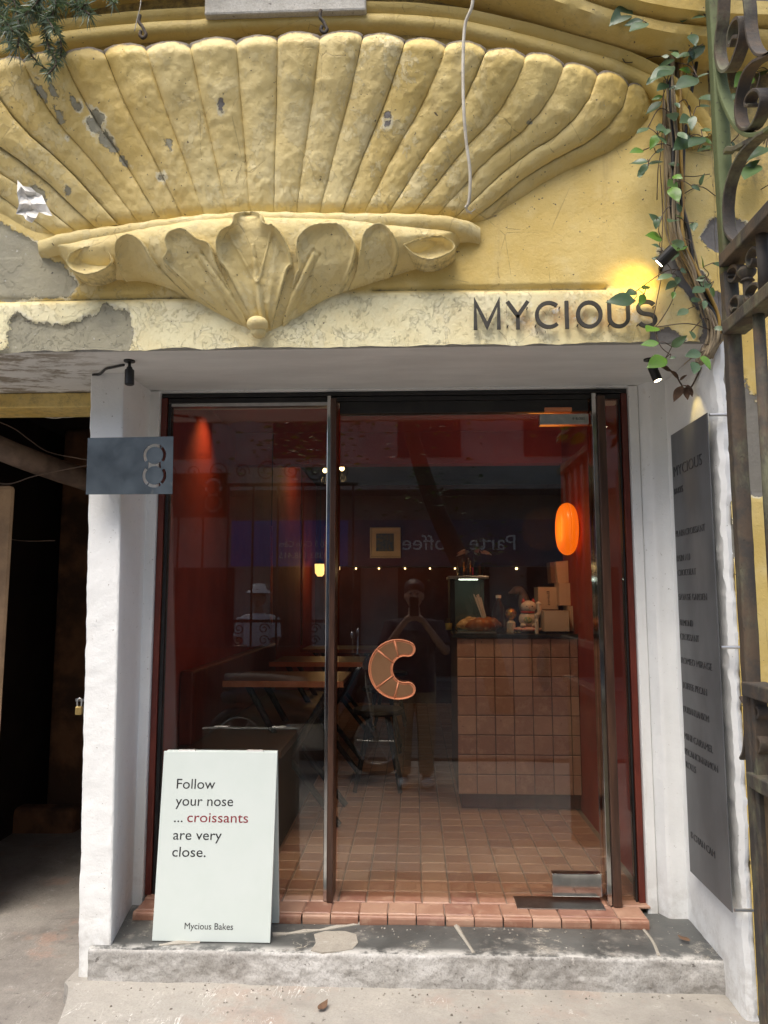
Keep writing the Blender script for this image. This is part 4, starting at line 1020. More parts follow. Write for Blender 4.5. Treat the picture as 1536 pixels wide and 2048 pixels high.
p = gp(1380 + 650 / K6, 360 + 1540 / K6); p2 = gp(1380 + 650 / K6, 360 + 1120 / K6)
b = MB(); b.lathe([(.013, p[2]), (.013, p2[2] - .012), (.020, p2[2] - .008), (.014, p2[2]), (.024, p2[2] + .012), (.026, p2[2] + .022), (.018, p2[2] + .034), (.0, p2[2] + .038)], (GXp, p2[1], 0), 14); b.build('knob', M_IRON, gate, smooth=True, auto=40)
p = gp(1380 + 860 / K6, 600); b = MB(); b.tube([(GXp, p[1], zr2), (GXp, p[1], zr1 - .035)], .016, 10); b.build('bar', M_IRON, gate, smooth=True)
# lower scrolls between the rails
K8 = 911 / 306
for pts in ([(800, 300), (800, 240), (810, 190), (840, 155), (875, 165), (885, 205), (860, 235), (840, 215), (850, 190)], [(800, 300), (810, 360), (830, 410), (865, 435), (890, 420), (895, 375), (875, 340), (850, 350), (850, 380)], [(770, 100), (800, 160), (800, 230), (800, 320), (790, 420), (770, 470)]):
    scroll(pts, 1230, 1360, K8, w=.03, t=.009)

# ================================================================== SPOTLIGHTS
def spot(px, py, Y, label, aim, watt=None, roll=0.0):
    c = onY(px, py, Y); z = ZS if c[2] > ZS - .08 and c[2] < ZS + .05 else c[2]
    t = thing('spotlight', tuple(c), label, 'spotlight', 'small black spotlights on the shop front')
    a = np.array(aim, float); a /= np.linalg.norm(a)
    return t, c, a
def spot_body(t, c, a, base):
    b = MB(); d = np.array(base) - c
    b.tube([np.array(base), np.array(base) + np.array([0, 0, -.006])], .020, 14); b.build('mount', M_BLACK, t)
    b = MB(); b.tube([np.array(base) - [0, 0, .004], c - a * .012], .006, 8); b.ball(tuple(c - a * .014), .011, n=10, m=8); b.build('bracket', M_BLACK, t, smooth=True)
    b = MB(); b.tube([c - a * .010, c + a * .046], .0165, 16); b.build('head', M_BLACK, t, bevel=.002)
    b = MB(); b.tube([c + a * .0445, c + a * .0470], .0125, 14); b.build('lens', M_LENS if t['label'].startswith('lit') else M_BLACK, t)
def lamp(name, kind, loc, aim, e, col, size=.02, ang=40, blend=.6, parent=None):
    l = bpy.data.lights.new(name, kind); l.energy = e; l.color = col
    if kind == 'SPOT': l.spot_size = R(ang); l.spot_blend = blend; l.shadow_soft_size = size
    elif kind == 'POINT': l.shadow_soft_size = size
    o = bpy.data.objects.new(name, l); COL.objects.link(o); o.location = loc
    if aim is not None: o.rotation_euler = (-Vector(aim)).to_track_quat('Z', 'Y').to_euler()
    return o
t, c, a = spot(259, 745, -.42, 'unlit black spotlight under the lintel above the number plate', (.05, -.05, -1)); spot_body(t, c, a, (c[0] - .002, -.42, ZS + .0005))
t, c, a = spot(1306, 738, -.36, 'lit black spotlight under the lintel beside the hanging vine leaves', (.28, -.10, -.9)); spot_body(t, c, a, (c[0] - .012, -.36, ZS + .0005))
lamp('spot_glow', 'SPOT', tuple(c + a * .055), (.55, -.1, -.62), .5, (1, .72, .25), .012, 50)
t, c, a = spot(1333, 512, FW - .12, 'lit black spotlight half hidden among the vine leaves above the S', (-.55, .35, -.5))
b = MB(); b.tube([(c[0] + .02, FW + .01, c[2] + .01), (c[0] + .012, FW - .07, c[2] + .01)], .008, 8); b.build('bracket', M_BLACK, t)
b = MB(); b.tube([c - a * .03, c + a * .030], .019, 16); b.build('head', M_BLACK, t, bevel=.002)
b = MB(); b.tube([c + a * .029, c + a * .032], .014, 14); b.build('lens', M_LENS, t)
tg = onY(1272, 572, FW); lamp('spot_glow', 'SPOT', tuple(c + a * .05), tuple(tg - c - a * .05), 1.0, (1, .66, .06), .03, 105, 1.0)

# ================================================================== CABLES, HOOKS, PADLOCK
def wire(name, pts, r, mat, label, cat, group=None, n=8, parent=None, sides=7):
    P = crv(pts, n); b = MB(); b.tube(P, r, sides)
    o = b.build(name, mat, parent, smooth=True, loc=None if parent else tuple(P[-1]))
    return tag(o, label, cat, group) if not parent else o
hy = lambda x, y, o: onY(x, y, FW - o)
w1 = wire('hanging_cable', [hy(948, -40, .34), hy(944, 12, .32), hy(930, 50, .30), hy(926, 120, .285), hy(927, 210, .27), hy(932, 280, .245), hy(940, 345, .225), hy(938, 400, .205), hy(931, 416, .195)], .0052, M_CABLEW, 'frayed white cable hanging down over the shell', 'cable')
for e in ((944, 428), (950, 418), (936, 426)): wire('frayed_strand', [hy(931, 414, .195), hy((931 + e[0]) / 2, 424, .19), hy(e[0], e[1], .185)], .0014, M_CABLEW, None, None, parent=w1)
for i, (x, y, s) in enumerate(((284, 52, 1), (646, 42, 1.1))):
    pts = [(x - 4, y - 22), (x - 6, y - 8), (x, y), (x + 5, y + 10), (x + 8, y + 18), (x + 2, y + 24), (x - 4, y + 18), (x - 2, y + 10)]
    lab = ('rusty iron hook in the arch moulding near the needle plant', 'rusty iron hook in the arch moulding near the hanging cable')[i]
    wire('wall_hook', [hy(a, c_, .10) for a, c_ in pts], .006, M_IRON, lab, 'hook', 'iron hooks above the shell')
wire('hanging_thread', [hy(283, -30, .2), hy(281, 10, .2), hy(275, 35, .19), hy(269, 62, .18)], .0016, M_CABLEW, 'thin pale string hanging beside the iron hook', 'string')
# black lead from the left spotlight along the crack
wire('spotlight_lead', [onZ(185, 750, ZS - .006), onZ(200, 748, ZS - .006), onZ(212, 738, ZS - .006), onZ(224, 735, ZS - .006), onZ(248, 730, ZS - .006)], .0045, M_BLACK, 'black lead clipped along the ceiling crack to the left spotlight', 'cable')
# padlock on the pillar edge
pc = onY(160, 1410, -.10); pad = thing('padlock', (pc[0], -.10, pc[2] - .03), 'small brass padlock hanging at the alley edge of the pillar', 'padlock')
M_BRASS = plain('brass', (.55, .40, .16), (.45, .32, .12), .35, .8)
b = MB(); b.box(pc[0] - .012, pc[0] + .010, -.115, -.095, pc[2] - .036, pc[2] - .004); b.build('lock_body', M_BRASS, pad, bevel=.003)
b = MB(); b.tube(crv([(pc[0] - .008, -.105, pc[2] - .006), (pc[0] - .009, -.105, pc[2] + .018), (pc[0], -.105, pc[2] + .026), (pc[0] + .007, -.105, pc[2] + .018), (pc[0] + .007, -.105, pc[2] - .006)], 5), .003, 8); b.build('shackle', M_BRUSH, pad, smooth=True)
b = MB(); b.box(pc[0] - .018, pc[0] + .045, -.103, -.099, pc[2] + .014, pc[2] + .024); b.build('hasp', M_BRUSH, pad)
# pipe and cables in the alley
b = MB(); pp = [onY(-60, 870, .25), onY(20, 905, .32), onY(100, 935, .45), onY(190, 965, .6)]; b.tube(crv(pp, 6), .055, 14)
M_LAG = plain('lagged_pipe', (.24, .17, .125), (.14, .10, .075), .8, nscale=12, bump=.6, bscale=30)
tag(b.build('lagged_pipe', M_LAG, smooth=True, loc=tuple(pp[0])), 'brown lagged pipe crossing the top of the dark alley', 'pipe')
for i, (pts, lab) in enumerate((([(50, 815), (85, 828), (120, 834), (150, 833), (180, 826)], 'upper pale cable sagging below the yellow beam'), ([(40, 812), (75, 830), (115, 836), (145, 826), (160, 816)], 'tangled pale cable looped below the yellow beam'),
        ([(-10, 965), (20, 968), (60, 955), (100, 945), (178, 930)], 'thin cable running across the dark alley under the pipe'), ([(-10, 840), (30, 858), (60, 880), (100, 905), (178, 920)], 'black cable above the lagged pipe in the alley'),
        ([(0, 1066), (20, 1078), (60, 1082), (110, 1081)], 'loose cable across the alley beside the ochre wall'))):
    wire('alley_cable', [onY(x, y, .22 + .08 * i) for x, y in pts], .003, M_CABLEW if i < 2 else M_LAG, lab, 'cable', 'loose cables in the alley')

# ================================================================== VINE
vine = thing('climbing_vine', tuple(onY(1412, 715, FW)), 'woody climbing vine with dark green leaves up the wall beside the gate', 'vine')
CL = [(1345, -40), (1346, 100), (1348, 200), (1349, 300), (1350, 400), (1358, 470), (1380, 535), (1402, 585), (1424, 632), (1430, 672), (1412, 712)]
def vpath(off, seed, dep, a=0, e=11):
    rr = random.Random(seed); out = []
    for i, (x, y) in enumerate(CL[a:e]):
        k = 1 - .55 * max(0, (i + a - 4) / 6)
        out.append(onY(x + off * k + rr.uniform(-6, 6), y + rr.uniform(-6, 6), FW - dep - rr.uniform(0, .012)))
    return out
for i, (off, dep, r) in enumerate(((-13, .02, .007), (-5, .03, .010), (2, .022, .006), (9, .03, .006), (-9, .045, .004), (14, .02, .005), (-17, .03, .005), (5, .05, .006), (-2, .055, .004), (-22, .02, .003), (19, .03, .003), (0, .065, .003))):
    b = MB(); P = crv(vpath(off, i, dep, 0 if i % 2 else 1), 7); b.tube(P, [r * (1 + .25 * math.sin(j * .9 + i)) for j in range(len(P))], 7); b.build('stem', M_BARK, vine, smooth=True)
b = MB(); P = crv([onY(1432, 660, FW - .02), onY(1424, 690, FW - .03), onY(1410, 712, FW - .03), onY(1400, 722, FW + .01)], 6); b.tube(P, .017, 9); b.build('stem', M_BARK, vine, smooth=True)
for i, (off, dep, mat, r, lab) in enumerate(((-2, .042, M_RUBBER, .007, 'black cable running down among the vine stems'), (12, .042, M_YELC, .006, 'ochre cable running down among the vine stems'), (17, .035, M_RUBBER, .006, 'black cable slanting in from the right to join the vine'))):
    pts = vpath(off, 40 + i, dep, 0, 10)
    if i == 2: pts = [onY(1400, -20, FW - .04), onY(1396, 100, FW - .04), onY(1382, 190, FW - .04)] + vpath(off, 42, dep, 3, 10)
    wire('cable', pts, r, mat, lab, 'cable', 'cables strapped to the vine')
Kc, Kd = 5.12, 4.875
LV = [(310, 95, 125, 195), (360, 150, 190, 205), (440, 210, 235, 270), (480, 235, 295, 325), (690, 235, 505, 315), (790, 255, 695, 330), (575, 0, 515, 80), (1080, 165, 930, 175), (1080, 220, 905, 300), (900, 310, 810, 375), (1060, 450, 910, 600),
      (900, 530, 780, 605), (950, 530, 850, 590), (765, 610, 565, 670), (750, 680, 510, 780), (730, 720, 575, 810), (990, 795, 780, 870), (1000, 790, 1115, 750), (690, 860, 585, 920), (640, 990, 525, 1010), (630, 1040, 460, 1165), (790, 880, 690, 920),
      (940, 1215, 830, 1240), (950, 1190, 940, 1300), (490, 1305, 370, 1365), (590, 1380, 520, 1500), (600, 1395, 690, 1450), (440, 1540, 310, 1540), (570, 1560, 660, 1520), (490, 1660, 300, 1660), (490, 1680, 380, 1795), (500, 1680, 650, 1640), (920, 1390, 780, 1510),
      (1050, 1400, 910, 1500), (1060, 1410, 1145, 1480), (1000, 1540, 1145, 1510), (1040, 1330, 1140, 1320), (1020, 1090, 1130, 1090), (780, 1860, 690, 1910), (720, 40, 640, -40), (1010, 30, 1080, -30), (860, 420, 780, 470)]
LV = [(1200 + a / Kc, b_ / Kc, 1200 + c_ / Kc, d_ / Kc) for a, b_, c_, d_ in LV]
LV2 = [(580, 225, 470, 130), (600, 160, 530, 235), (600, 375, 470, 320), (585, 460, 500, 430), (740, 195, 680, 200), (845, 450, 635, 490), (600, 575, 500, 570), (700, 725, 545, 790), (760, 790, 640, 860), (1035, 755, 930, 785), (1010, 850, 895, 915), (350, 890, 265, 900),
       (330, 970, 85, 960), (330, 985, 135, 1010), (430, 920, 380, 1035), (420, 870, 480, 840), (540, 1240, 455, 1290), (570, 1390, 390, 1410), (700, 1430, 850, 1320), (640, 1540, 475, 1610), (680, 1540, 745, 1530), (980, 1490, 830, 1520), (990, 1520, 1095, 1620), (930, 1580, 920, 1700), (780, 680, 860, 700)]
LV += [(1200 + a / Kd, 400 + b_ / Kd, 1200 + c_ / Kd, 400 + d_ / Kd) for a, b_, c_, d_ in LV2]
LV += [(1485, 345, 1520, 318), (1532, 295, 1492, 312), (1462, 285, 1480, 300), (1500, 150, 1470, 172), (1536, 140, 1510, 155), (1490, 20, 1465, 45), (1530, 20, 1500, 10), (1500, 60, 1530, 50), (1470, 215, 1500, 230), (1510, 330, 1490, 355), (1528, 845, 1536, 835), (1475, 185, 1462, 200), (1512, 180, 1530, 192), (1495, 250, 1525, 240), (1480, 90, 1505, 100), (1520, 380, 1500, 395)]
def leaf_mesh(rs):
    """one leaf, 1 long along +x, face up +z, pointed, folded along the midrib and drooping"""
    ts = [0, .08, .2, .35, .5, .65, .8, .92, 1.0]; wd = [0.005, .12, .22, .265, .255, .21, .135, .055, .004]; V = []; fold = rs.uniform(.05, .30); droop = rs.uniform(-.05, .30)
    wk = rs.uniform(.85, 1.15)
    for t, w in zip(ts, wd):
        for s in (-1, -.5, 0, .5, 1): V.append((t - .02 * abs(s), s * w * wk, abs(s) * w * fold - droop * t * t + .015 * math.sin(7 * t + 2 * s)))
    return V, [(i * 5 + k, (i + 1) * 5 + k, (i + 1) * 5 + k + 1, i * 5 + k + 1) for i in range(8) for k in range(4)]
rs = random.Random(5)
def place_leaf(A, B, parent, mat, name='leaf', wide=1.0):
    V, F = leaf_mesh(rs); L = np.linalg.norm(B - A); ex = (B - A) / L; L *= 1.0; wide = wide * 1.08
    up = np.array([rs.uniform(-.35, .35), -1.0 + rs.uniform(-.1, .3), rs.uniform(.1, .7)]); ez = up - ex * (up @ ex); ez /= np.linalg.norm(ez); ey = np.cross(ez, ex)
    m = MB(); m.add([A + ex * v[0] * L + ey * v[1] * L * wide + ez * v[2] * L for v in V], F); return m.build(name, mat, parent, smooth=True, fix=False)
rx_ = random.Random(21)
for i in range(52):
    y0 = rx_.uniform(-20, 690); x0 = np.interp(y0, [c_[1] for c_ in CL], [c_[0] for c_ in CL]) + rx_.gauss(6, 30)
    a = rx_.uniform(-.6, 3.7) if rx_.random() < .75 else rx_.uniform(0, 6.3); l_ = rx_.uniform(12, 27)
    if 440 < y0 < 560 and x0 < 1345: continue
    LV.append((x0, y0, x0 + l_ * math.cos(a), y0 + l_ * math.sin(a)))
tw = MB(); bases = []
for (x0, y0, x1, y1) in LV:
    if x0 > 1455: dA = rs.uniform(.0, .10)
    else: dA = rs.uniform(.06, .17)
    if y0 > 690 and x0 < 1455: dA = rs.uniform(.03, .12)
    A = onY(x0, y0, FW - dA); B = onY(x1, y1, FW - dA - rs.uniform(-.02, .05)); place_leaf(A, B, vine, M_LEAF)
    ys_ = min(max(y0 - rs.uniform(-10, 45), -30), 690); xs_ = np.interp(ys_, [c_[1] for c_ in CL], [c_[0] for c_ in CL]) if x0 < 1455 else x0 + rs.uniform(-15, 20)
    near = [q_ for q_ in bases if 3 < math.hypot(q_[0] - x0, q_[1] - y0) < 42 and q_[2] is not A]
    bases.append((x0, y0, A))
    if near and abs(xs_ - x0) > 12:
        S = min(near, key=lambda q_: math.hypot(q_[0] - x0, q_[1] - y0))[2]; tw.tube(crv([S, (S + A) / 2 + np.array([rs.uniform(-.01, .01), -.01, rs.uniform(-.012, .012)]), A], 4), .0014, 5)
    elif abs(xs_ - x0) > 12 or x0 > 1455:
        S = onY(xs_, ys_, FW - .03); M_ = (S + A) / 2 + np.array([rs.uniform(-.02, .02), -.02, rs.uniform(-.01, .035)]); tw.tube(crv([S, M_, A], 5), .0017, 5)
tag(tw.build('twigs', M_BARKD, vine, smooth=True), kind='stuff')
for pts in ([(1243, 113), (1252, 125), (1275, 122), (1310, 113), (1345, 113)], [(1328, 160), (1326, 230), (1322, 300), (1316, 340), (1314, 400)], [(1320, 330), (1325, 420), (1323, 500), (1316, 560)], [(1352, 560), (1345, 600), (1322, 640), (1305, 660)], [(1322, 560), (1312, 610), (1306, 650), (1320, 690), (1338, 708)], [(1375, 40), (1380, 100), (1372, 170), (1395, 205), (1420, 235)], [(1348, 350), (1385, 353), (1420, 348)]):
    b = MB(); b.tube(crv([onY(x, y, FW - .05) for x, y in pts], 6), .0016, 5); b.build('tendril', M_BARKD, vine, smooth=True)
for (x0, y0, x1, y1) in ((1341, 742, 1321, 730), (1358, 758, 1338, 739), (1360, 760, 1374, 749), (1364, 772, 1347, 802), (1366, 770, 1384, 778), (1370, 775, 1376, 800), (1375, 770, 1384, 795)):
    dA = rs.uniform(.04, .10); place_leaf(onY(x0, y0, -.40), onY(x1, y1, -.42), vine, M_DRY, 'dry_leaf', .9)
b = MB(); b.tube(crv([onY(1338, 738, -.4), onY(1352, 752, -.4), onY(1362, 768, -.4), onY(1372, 782, -.39), onY(1385, 770, -.38), onY(1402, 735, -.45)], 6), .003, 6); b.build('twig', M_BARKD, vine, smooth=True)

# needle leaved plant hanging from the ledge, top left
ndl = thing('needle_plant', tuple(onY(60, -20, FW - .2)), 'grey green needle leaved plant hanging into the top left corner', 'plant')
def twig_needles(path, dep, nlen, dens, mat=M_NEEDLE, r=.003):
    P = crv([onY(x, y, FW - dep - .02 * i) for i, (x, y) in enumerate(path)], 8)
    b = MB(); b.tube(P, r, 5); b.build('stem', M_BARKD, ndl, smooth=True)
    nb = MB(); rr = random.Random(len(path) + int(path[0][0]))
    for i in range(len(P) - 1):
        d = P[i + 1] - P[i]; seg = np.linalg.norm(d); d /= seg
        for k in range(max(1, int(seg * dens))):
            p = P[i] + d * seg * rr.random(); v = np.array([rr.gauss(0, 1), rr.gauss(0, 1), rr.gauss(0, 1)]); v -= d * (v @ d) * .5; v = v / np.linalg.norm(v) + d * .75; v /= np.linalg.norm(v)
            L = nlen * rr.uniform(.6, 1.15); s = np.cross(v, [rr.random(), rr.random(), rr.random()]); s /= np.linalg.norm(s); w = .0023
            q = p + v * L * .55 + np.array([0, 0, -.1 * L]); e = p + v * L + np.array([0, 0, -.25 * L])
            nb.add([p - s * w * .6, p + s * w * .6, q + s * w, q - s * w, e], [(0, 1, 2, 3), (3, 2, 4)])
    tag(nb.build('needles', mat, ndl, fix=False), kind='stuff')
for path, dep, nl, dn in (([(20, -30), (30, 10), (38, 55), (36, 95)], .26, .055, 900), ([(60, -40), (75, 5), (88, 50), (98, 95), (112, 125), (96, 150)], .22, .034, 800), ([(5, -40), (-5, 10), (10, 40), (25, 62)], .28, .05, 900),
        ([(90, -40), (120, -5), (150, 15), (175, 8)], .24, .045, 800), ([(40, 40), (52, 85), (62, 108)], .26, .035, 700), ([(115, 55), (122, 85), (120, 118), (100, 140), (80, 128), (62, 110)], .2, .03, 650), ([(140, -20), (160, 12), (180, 30)], .26, .045, 700),
        ([(180, -40), (215, -15), (228, 8)], .22, .035, 700), ([(60, 10), (95, 40), (108, 60)], .3, .04, 900), ([(-20, 20), (5, 60), (20, 85)], .25, .045, 800), ([(100, -30), (70, 10), (50, 30)], .3, .05, 1000), ([(60, -30), (110, 0), (100, 40)], .27, .05, 1000)):
    twig_needles(path, dep, nl, dn)
# ================================================================== SHOP INTERIOR
# ---- counter
CY = 1.19
cxl = onY(915, 1430, CY)[0]; czt = onY(1030, 1268, CY)[2]; czb = onY(1030, 1590, CY)[2]
ctr = thing('shop_counter', ((cxl + .9) / 2, CY + .4, ZF), 'clay tiled shop counter with a black stone top behind the door', 'counter')
b = MB(); b.box(cxl + .006, .898, CY + .010, CY + .80, czb, czt - .022); b.build('body', M_GROUT2, ctr)
b = MB(); b.box(cxl + .02, .898, CY + .05, CY + .78, ZF, czb - .001); b.build('plinth', M_REDFR, ctr)
b = MB(); b.box(cxl - .02, .899, CY - .012, CY + .82, czt - .021, czt); b.build('counter_top', M_STONETOP, ctr, bevel=.003)
ts = (czt - .024 - czb) / 8; tw_ = ts * .99; first = None
def vtile(w, h, d):
    m = MB(); a, c, e = w / 2, h / 2, .003
    m.add([(-a, 0, -c), (a, 0, -c), (a, 0, c), (-a, 0, c), (-a, -d + e, -c), (a, -d + e, -c), (a, -d + e, c), (-a, -d + e, c), (-a + e, -d, -c + e), (a - e, -d, -c + e), (a - e, -d, c - e), (-a + e, -d, c - e)],
          [(0, 1, 5, 4), (1, 2, 6, 5), (2, 3, 7, 6), (3, 0, 4, 7), (4, 5, 9, 8), (5, 6, 10, 9), (6, 7, 11, 10), (7, 4, 8, 11), (8, 9, 10, 11)]); return m
ft = vtile(tw_ - .004, ts - .004, .009).build('counter_tile', M_ZEL, ctr)
for r_ in range(8):
    for c_ in range(7):
        o = ft if (r_ == 0 and c_ == 0) else ft.copy()
        if o is not ft: COL.objects.link(o); o.parent = ctr
        x = cxl + tw_ * (c_ + .5); z = czb + ts * (r_ + .5)
        if x + tw_ / 2 > .898:
            wl = .898 - (x - tw_ / 2); o.scale.x = max(.05, (wl - .004) / (tw_ - .004)); x = x - tw_ / 2 + wl / 2
        o.location = (x - ctr.location[0], CY + .010 - ctr.location[1], z - ctr.location[2]); o.rotation_euler = (random.uniform(-.012, .012), random.uniform(-.008, .008), random.uniform(-.014, .014)); o.parent = ctr
# ft mesh was built with the counter as origin: recentre it
V = np.array([v.co[:] for v in ft.data.vertices]); V += np.array(ctr.location); ft.data.vertices.foreach_set('co', V.ravel()); ft.data.update()
CT = czt + .0005
def ct(px, py, Y): p = onY(px, py, Y); return np.array([p[0], Y, CT])
# ---- round wall lamp
lc = onX(1150, 1058, .885); ly = lc[1]
lampw = thing('wall_lamp', (.90, ly, lc[2]), 'glowing orange ring shaped glass lamp on the red wall above the boxes', 'lamp')
prof = []
for k in range(0, 33):
    th = 2 * math.pi * k / 32; prof.append((.092 + .052 * math.cos(th), -.055 - .045 * math.sin(th)))
b = MB(); b.lathe(prof, (.895, ly, lc[2]), 40, axis='x'); b.build('glass_ring', M_LAMP, lampw, smooth=True)
b = MB(); b.lathe([(.0, -.062), (.03, -.062), (.042, -.05), (.042, .0)], (.895, ly, lc[2]), 24, axis='x'); b.build('lamp_core', M_LAMPC, lampw, smooth=True)
b = MB(); b.lathe([(.06, -.012), (.06, .003)], (.897, ly, lc[2]), 24, axis='x'); b.build('wall_plate', M_BRUSH, lampw, smooth=True, auto=40)
lamp('lamp_glow', 'POINT', (.72, ly, lc[2]), None, .8, (1, .30, .04), .12)
# ---- cardboard boxes
def card_box(px0, px1, py0, py1, Y, label, d=.14, rz=0.0, tilt=0.0, textb=None, mat=M_CARD):
    a = onY(px0, py1, Y); c = onY(px1, py0, Y); w, h = c[0] - a[0], c[2] - a[2]; x = (a[0] + c[0]) / 2
    t = thing('pastry_box', (x, Y + d / 2, a[2]), label, 'box', 'pale card pastry boxes stacked on the counter', rz=rz); t.rotation_euler = (0, tilt, rz)
    ORG[t.name] = np.zeros(3)
    b = MB(); b.box(-w / 2, w / 2, -d / 2, d / 2, 0, h - .004); o = b.build('carton', mat, t, bevel=.0015)
    b = MB(); b.box(-w / 2 - .001, w / 2 + .001, -d / 2 - .001, d / 2 + .001, h - .0038, h); b.build('lid', mat, t, bevel=.001)
    if textb:
        V, F = text(textb, h * .62, h * .13, .0006); m = MB(); m.add([(-.004 - v[1] + .012, -d / 2 - .0004 - v[2], h * .81 - v[0]) for v in V], F); m.build('lettering', M_INK, t, fix=False)
    return t
card_box(1089, 1138, 1222, 1263, 1.24, 'lowest front pastry box beside the lucky cat')
card_box(1140, 1164, 1212, 1262, 1.30, 'lowest pastry box at the right end against the door post', d=.18)
card_box(1077, 1116, 1174, 1219, 1.44, 'pastry box printed Bakes up its side', d=.15, textb='Bakes')
card_box(1119, 1160, 1166, 1211, 1.36, 'pastry box in the middle row right of the printed one', d=.15)
card_box(1116, 1141, 1122, 1166, 1.40, 'slightly tilted pastry box in the top row under the lamp', d=.12, tilt=-.08)
card_box(1143, 1164, 1119, 1165, 1.42, 'top right pastry box under the orange lamp', d=.12)
card_box(1103, 1114, 1124, 1166, 1.46, 'narrow brown pastry box standing at the left of the top row', d=.12, tilt=-.05, mat=plain('brown_card', (.22, .13, .09), None, .7))
# ---- lucky cat on its cushion
cc = ct(1056, 1258, 1.36)
cush = thing('cushion', tuple(cc), 'small pink patterned cushion under the lucky cat', 'cushion')
def pinkm():
    k = NT('pink_pattern'); v = k.voro(60, 'F1', None, 'Distance'); k.col(k.mix(k.rng(v, .25, .4), (.62, .12, .16), (.62, .42, .36))); k.rough(.8); return k.m
b = MB(); b.ball((cc[0], cc[1], CT + .018), .082, .07, .018, 24, 8); b.build('cushion_body', pinkm(), cush, smooth=True)
z0 = CT + .032
cat = thing('lucky_cat', (cc[0], cc[1], z0), 'white lucky cat figurine with a red collar on a pink cushion', 'figurine')
M_CER = plain('white_ceramic', (.74, .68, .60), (.66, .58, .5), .25, nscale=14, bump=0); M_CRED = plain('red_ceramic', (.5, .06, .05), None, .3, bump=0); M_GOLD = plain('gold_foil', (.72, .46, .12), (.5, .28, .05), .25, .9, nscale=40, bump=.5, bscale=90)
b = MB(); b.ball((cc[0], cc[1], z0 + .045), .052, .046, .048, 20, 12); b.build('body', M_CER, cat, smooth=True)
b = MB(); b.ball((cc[0] + .004, cc[1] - .012, z0 + .115), .046, .040, .036, 20, 12); hd_ = b.build('head', M_CER, cat, smooth=True)
for s in (-1, 1):
    b = MB(); b.lathe([(.013, 0), (.009, .012), (0.0005, .026)], (cc[0] + .004 + s * .028, cc[1] - .008, z0 + .138), 10); b.build('ear', M_CRED, hd_, smooth=True)
    b = MB(); b.ball((cc[0] + .004 + s * .016, cc[1] - .050, z0 + .118), .005, .002, .003, 8, 6); b.build('eye', M_INK, hd_)
b = MB(); b.ball((cc[0] + .004, cc[1] - .052, z0 + .108), .004, .003, .003, 8, 6); b.build('nose', M_CRED, hd_)
b = MB(); th = np.linspace(0, 2 * math.pi, 25); b.tube([(cc[0] + .036 * math.cos(t), cc[1] - .005 + .034 * math.sin(t), z0 + .084) for t in th], .006, 8); b.build('collar', M_CRED, cat, smooth=True)
b = MB(); b.tube(crv([(cc[0] + .045, cc[1] - .02, z0 + .05), (cc[0] + .062, cc[1] - .03, z0 + .085), (cc[0] + .058, cc[1] - .03, z0 + .125)], 5), [.014] * 11, 10); b.ball((cc[0] + .058, cc[1] - .03, z0 + .13), .016, n=12, m=8); b.build('raised_paw', M_CER, cat, smooth=True)
b = MB(); b.ball((cc[0] - .005, cc[1] - .042, z0 + .04), .026, .010, .020, 16, 8); b.build('bib', plain('floral_bib', (.6, .5, .25), (.15, .3, .2), .4, nscale=90, bump=0), cat, smooth=True)
for s in (-1, 1): b = MB(); b.ball((cc[0] + s * .032, cc[1] - .036, z0 + .010), .018, .020, .011, 12, 8); b.build('foot', M_CER, cat, smooth=True)
g = ct(1022, 1240, 1.38); gt = thing('gold_ornament', tuple(g), 'sparkling gold ball ornament on a white stand left of the lucky cat', 'ornament')
b = MB(); b.ball((g[0], g[1], CT + .105), .033, .03, .036, 14, 10); b.build('ball', M_GOLD, gt, smooth=False)
b = MB(); b.lathe([(.026, 0), (.026, .055), (.012, .07)], (g[0], g[1], CT), 16); b.build('stand', M_CER, gt, smooth=True, auto=40)
g = ct(1073, 1240, 1.30); gt = thing('white_marker', tuple(g), 'small white tube standing between the cat and the boxes', 'tube')
b = MB(); b.lathe([(.011, 0), (.011, .075), (.009, .082), (.012, .086), (.012, .105), (.0, .11)], (g[0], g[1], CT), 14); b.build('tube', M_PAPER, gt, smooth=True, auto=40)
b = MB(); b.tube([(g[0], g[1] - .010, CT + .02 + .009 * i) for i in range(6)], .002, 6); b.build('print', M_INK, gt)
# ---- bottle, straws, glasses
g = ct(998, 1258, 1.36); gt = thing('plastic_bottle', tuple(g), 'clear ribbed bottle with a pale cap in the middle of the counter', 'bottle')
b = MB(); b.lathe([(.0, .0), (.034, .0), (.037, .01), (.034, .05), (.037, .06), (.034, .07), (.037, .085), (.037, .125), (.030, .155), (.014, .182), (.013, .195)], (g[0], g[1], CT), 20); b.build('bottle_body', M_CLEAR, gt, smooth=True)
b = MB(); b.lathe([(.0, .196), (.016, .196), (.016, .213), (.0, .214)], (g[0], g[1], CT), 16); b.build('cap', M_PAPER, gt, smooth=True, auto=40)
g = ct(976, 1246, 1.42); gt = thing('straw_cup', tuple(g), 'cup of paper straws leaning left beside the bottle', 'cup')
b = MB(); b.lathe([(.026, .0), (.030, .07)], (g[0], g[1], CT), 18); b.build('cup', M_CARD, gt, smooth=True)
for i in range(7):
    b = MB(); a = i * .9; s = np.array([g[0] + .010 * math.cos(a), g[1] + .010 * math.sin(a), CT + .01]); e = s + np.array([-.06 - .012 * math.cos(a * 1.7), .008 * math.sin(a), .20 + .01 * math.sin(a * 2)]); b.tube([s, e], .0035, 7); b.build('straw', M_PAPER, gt)
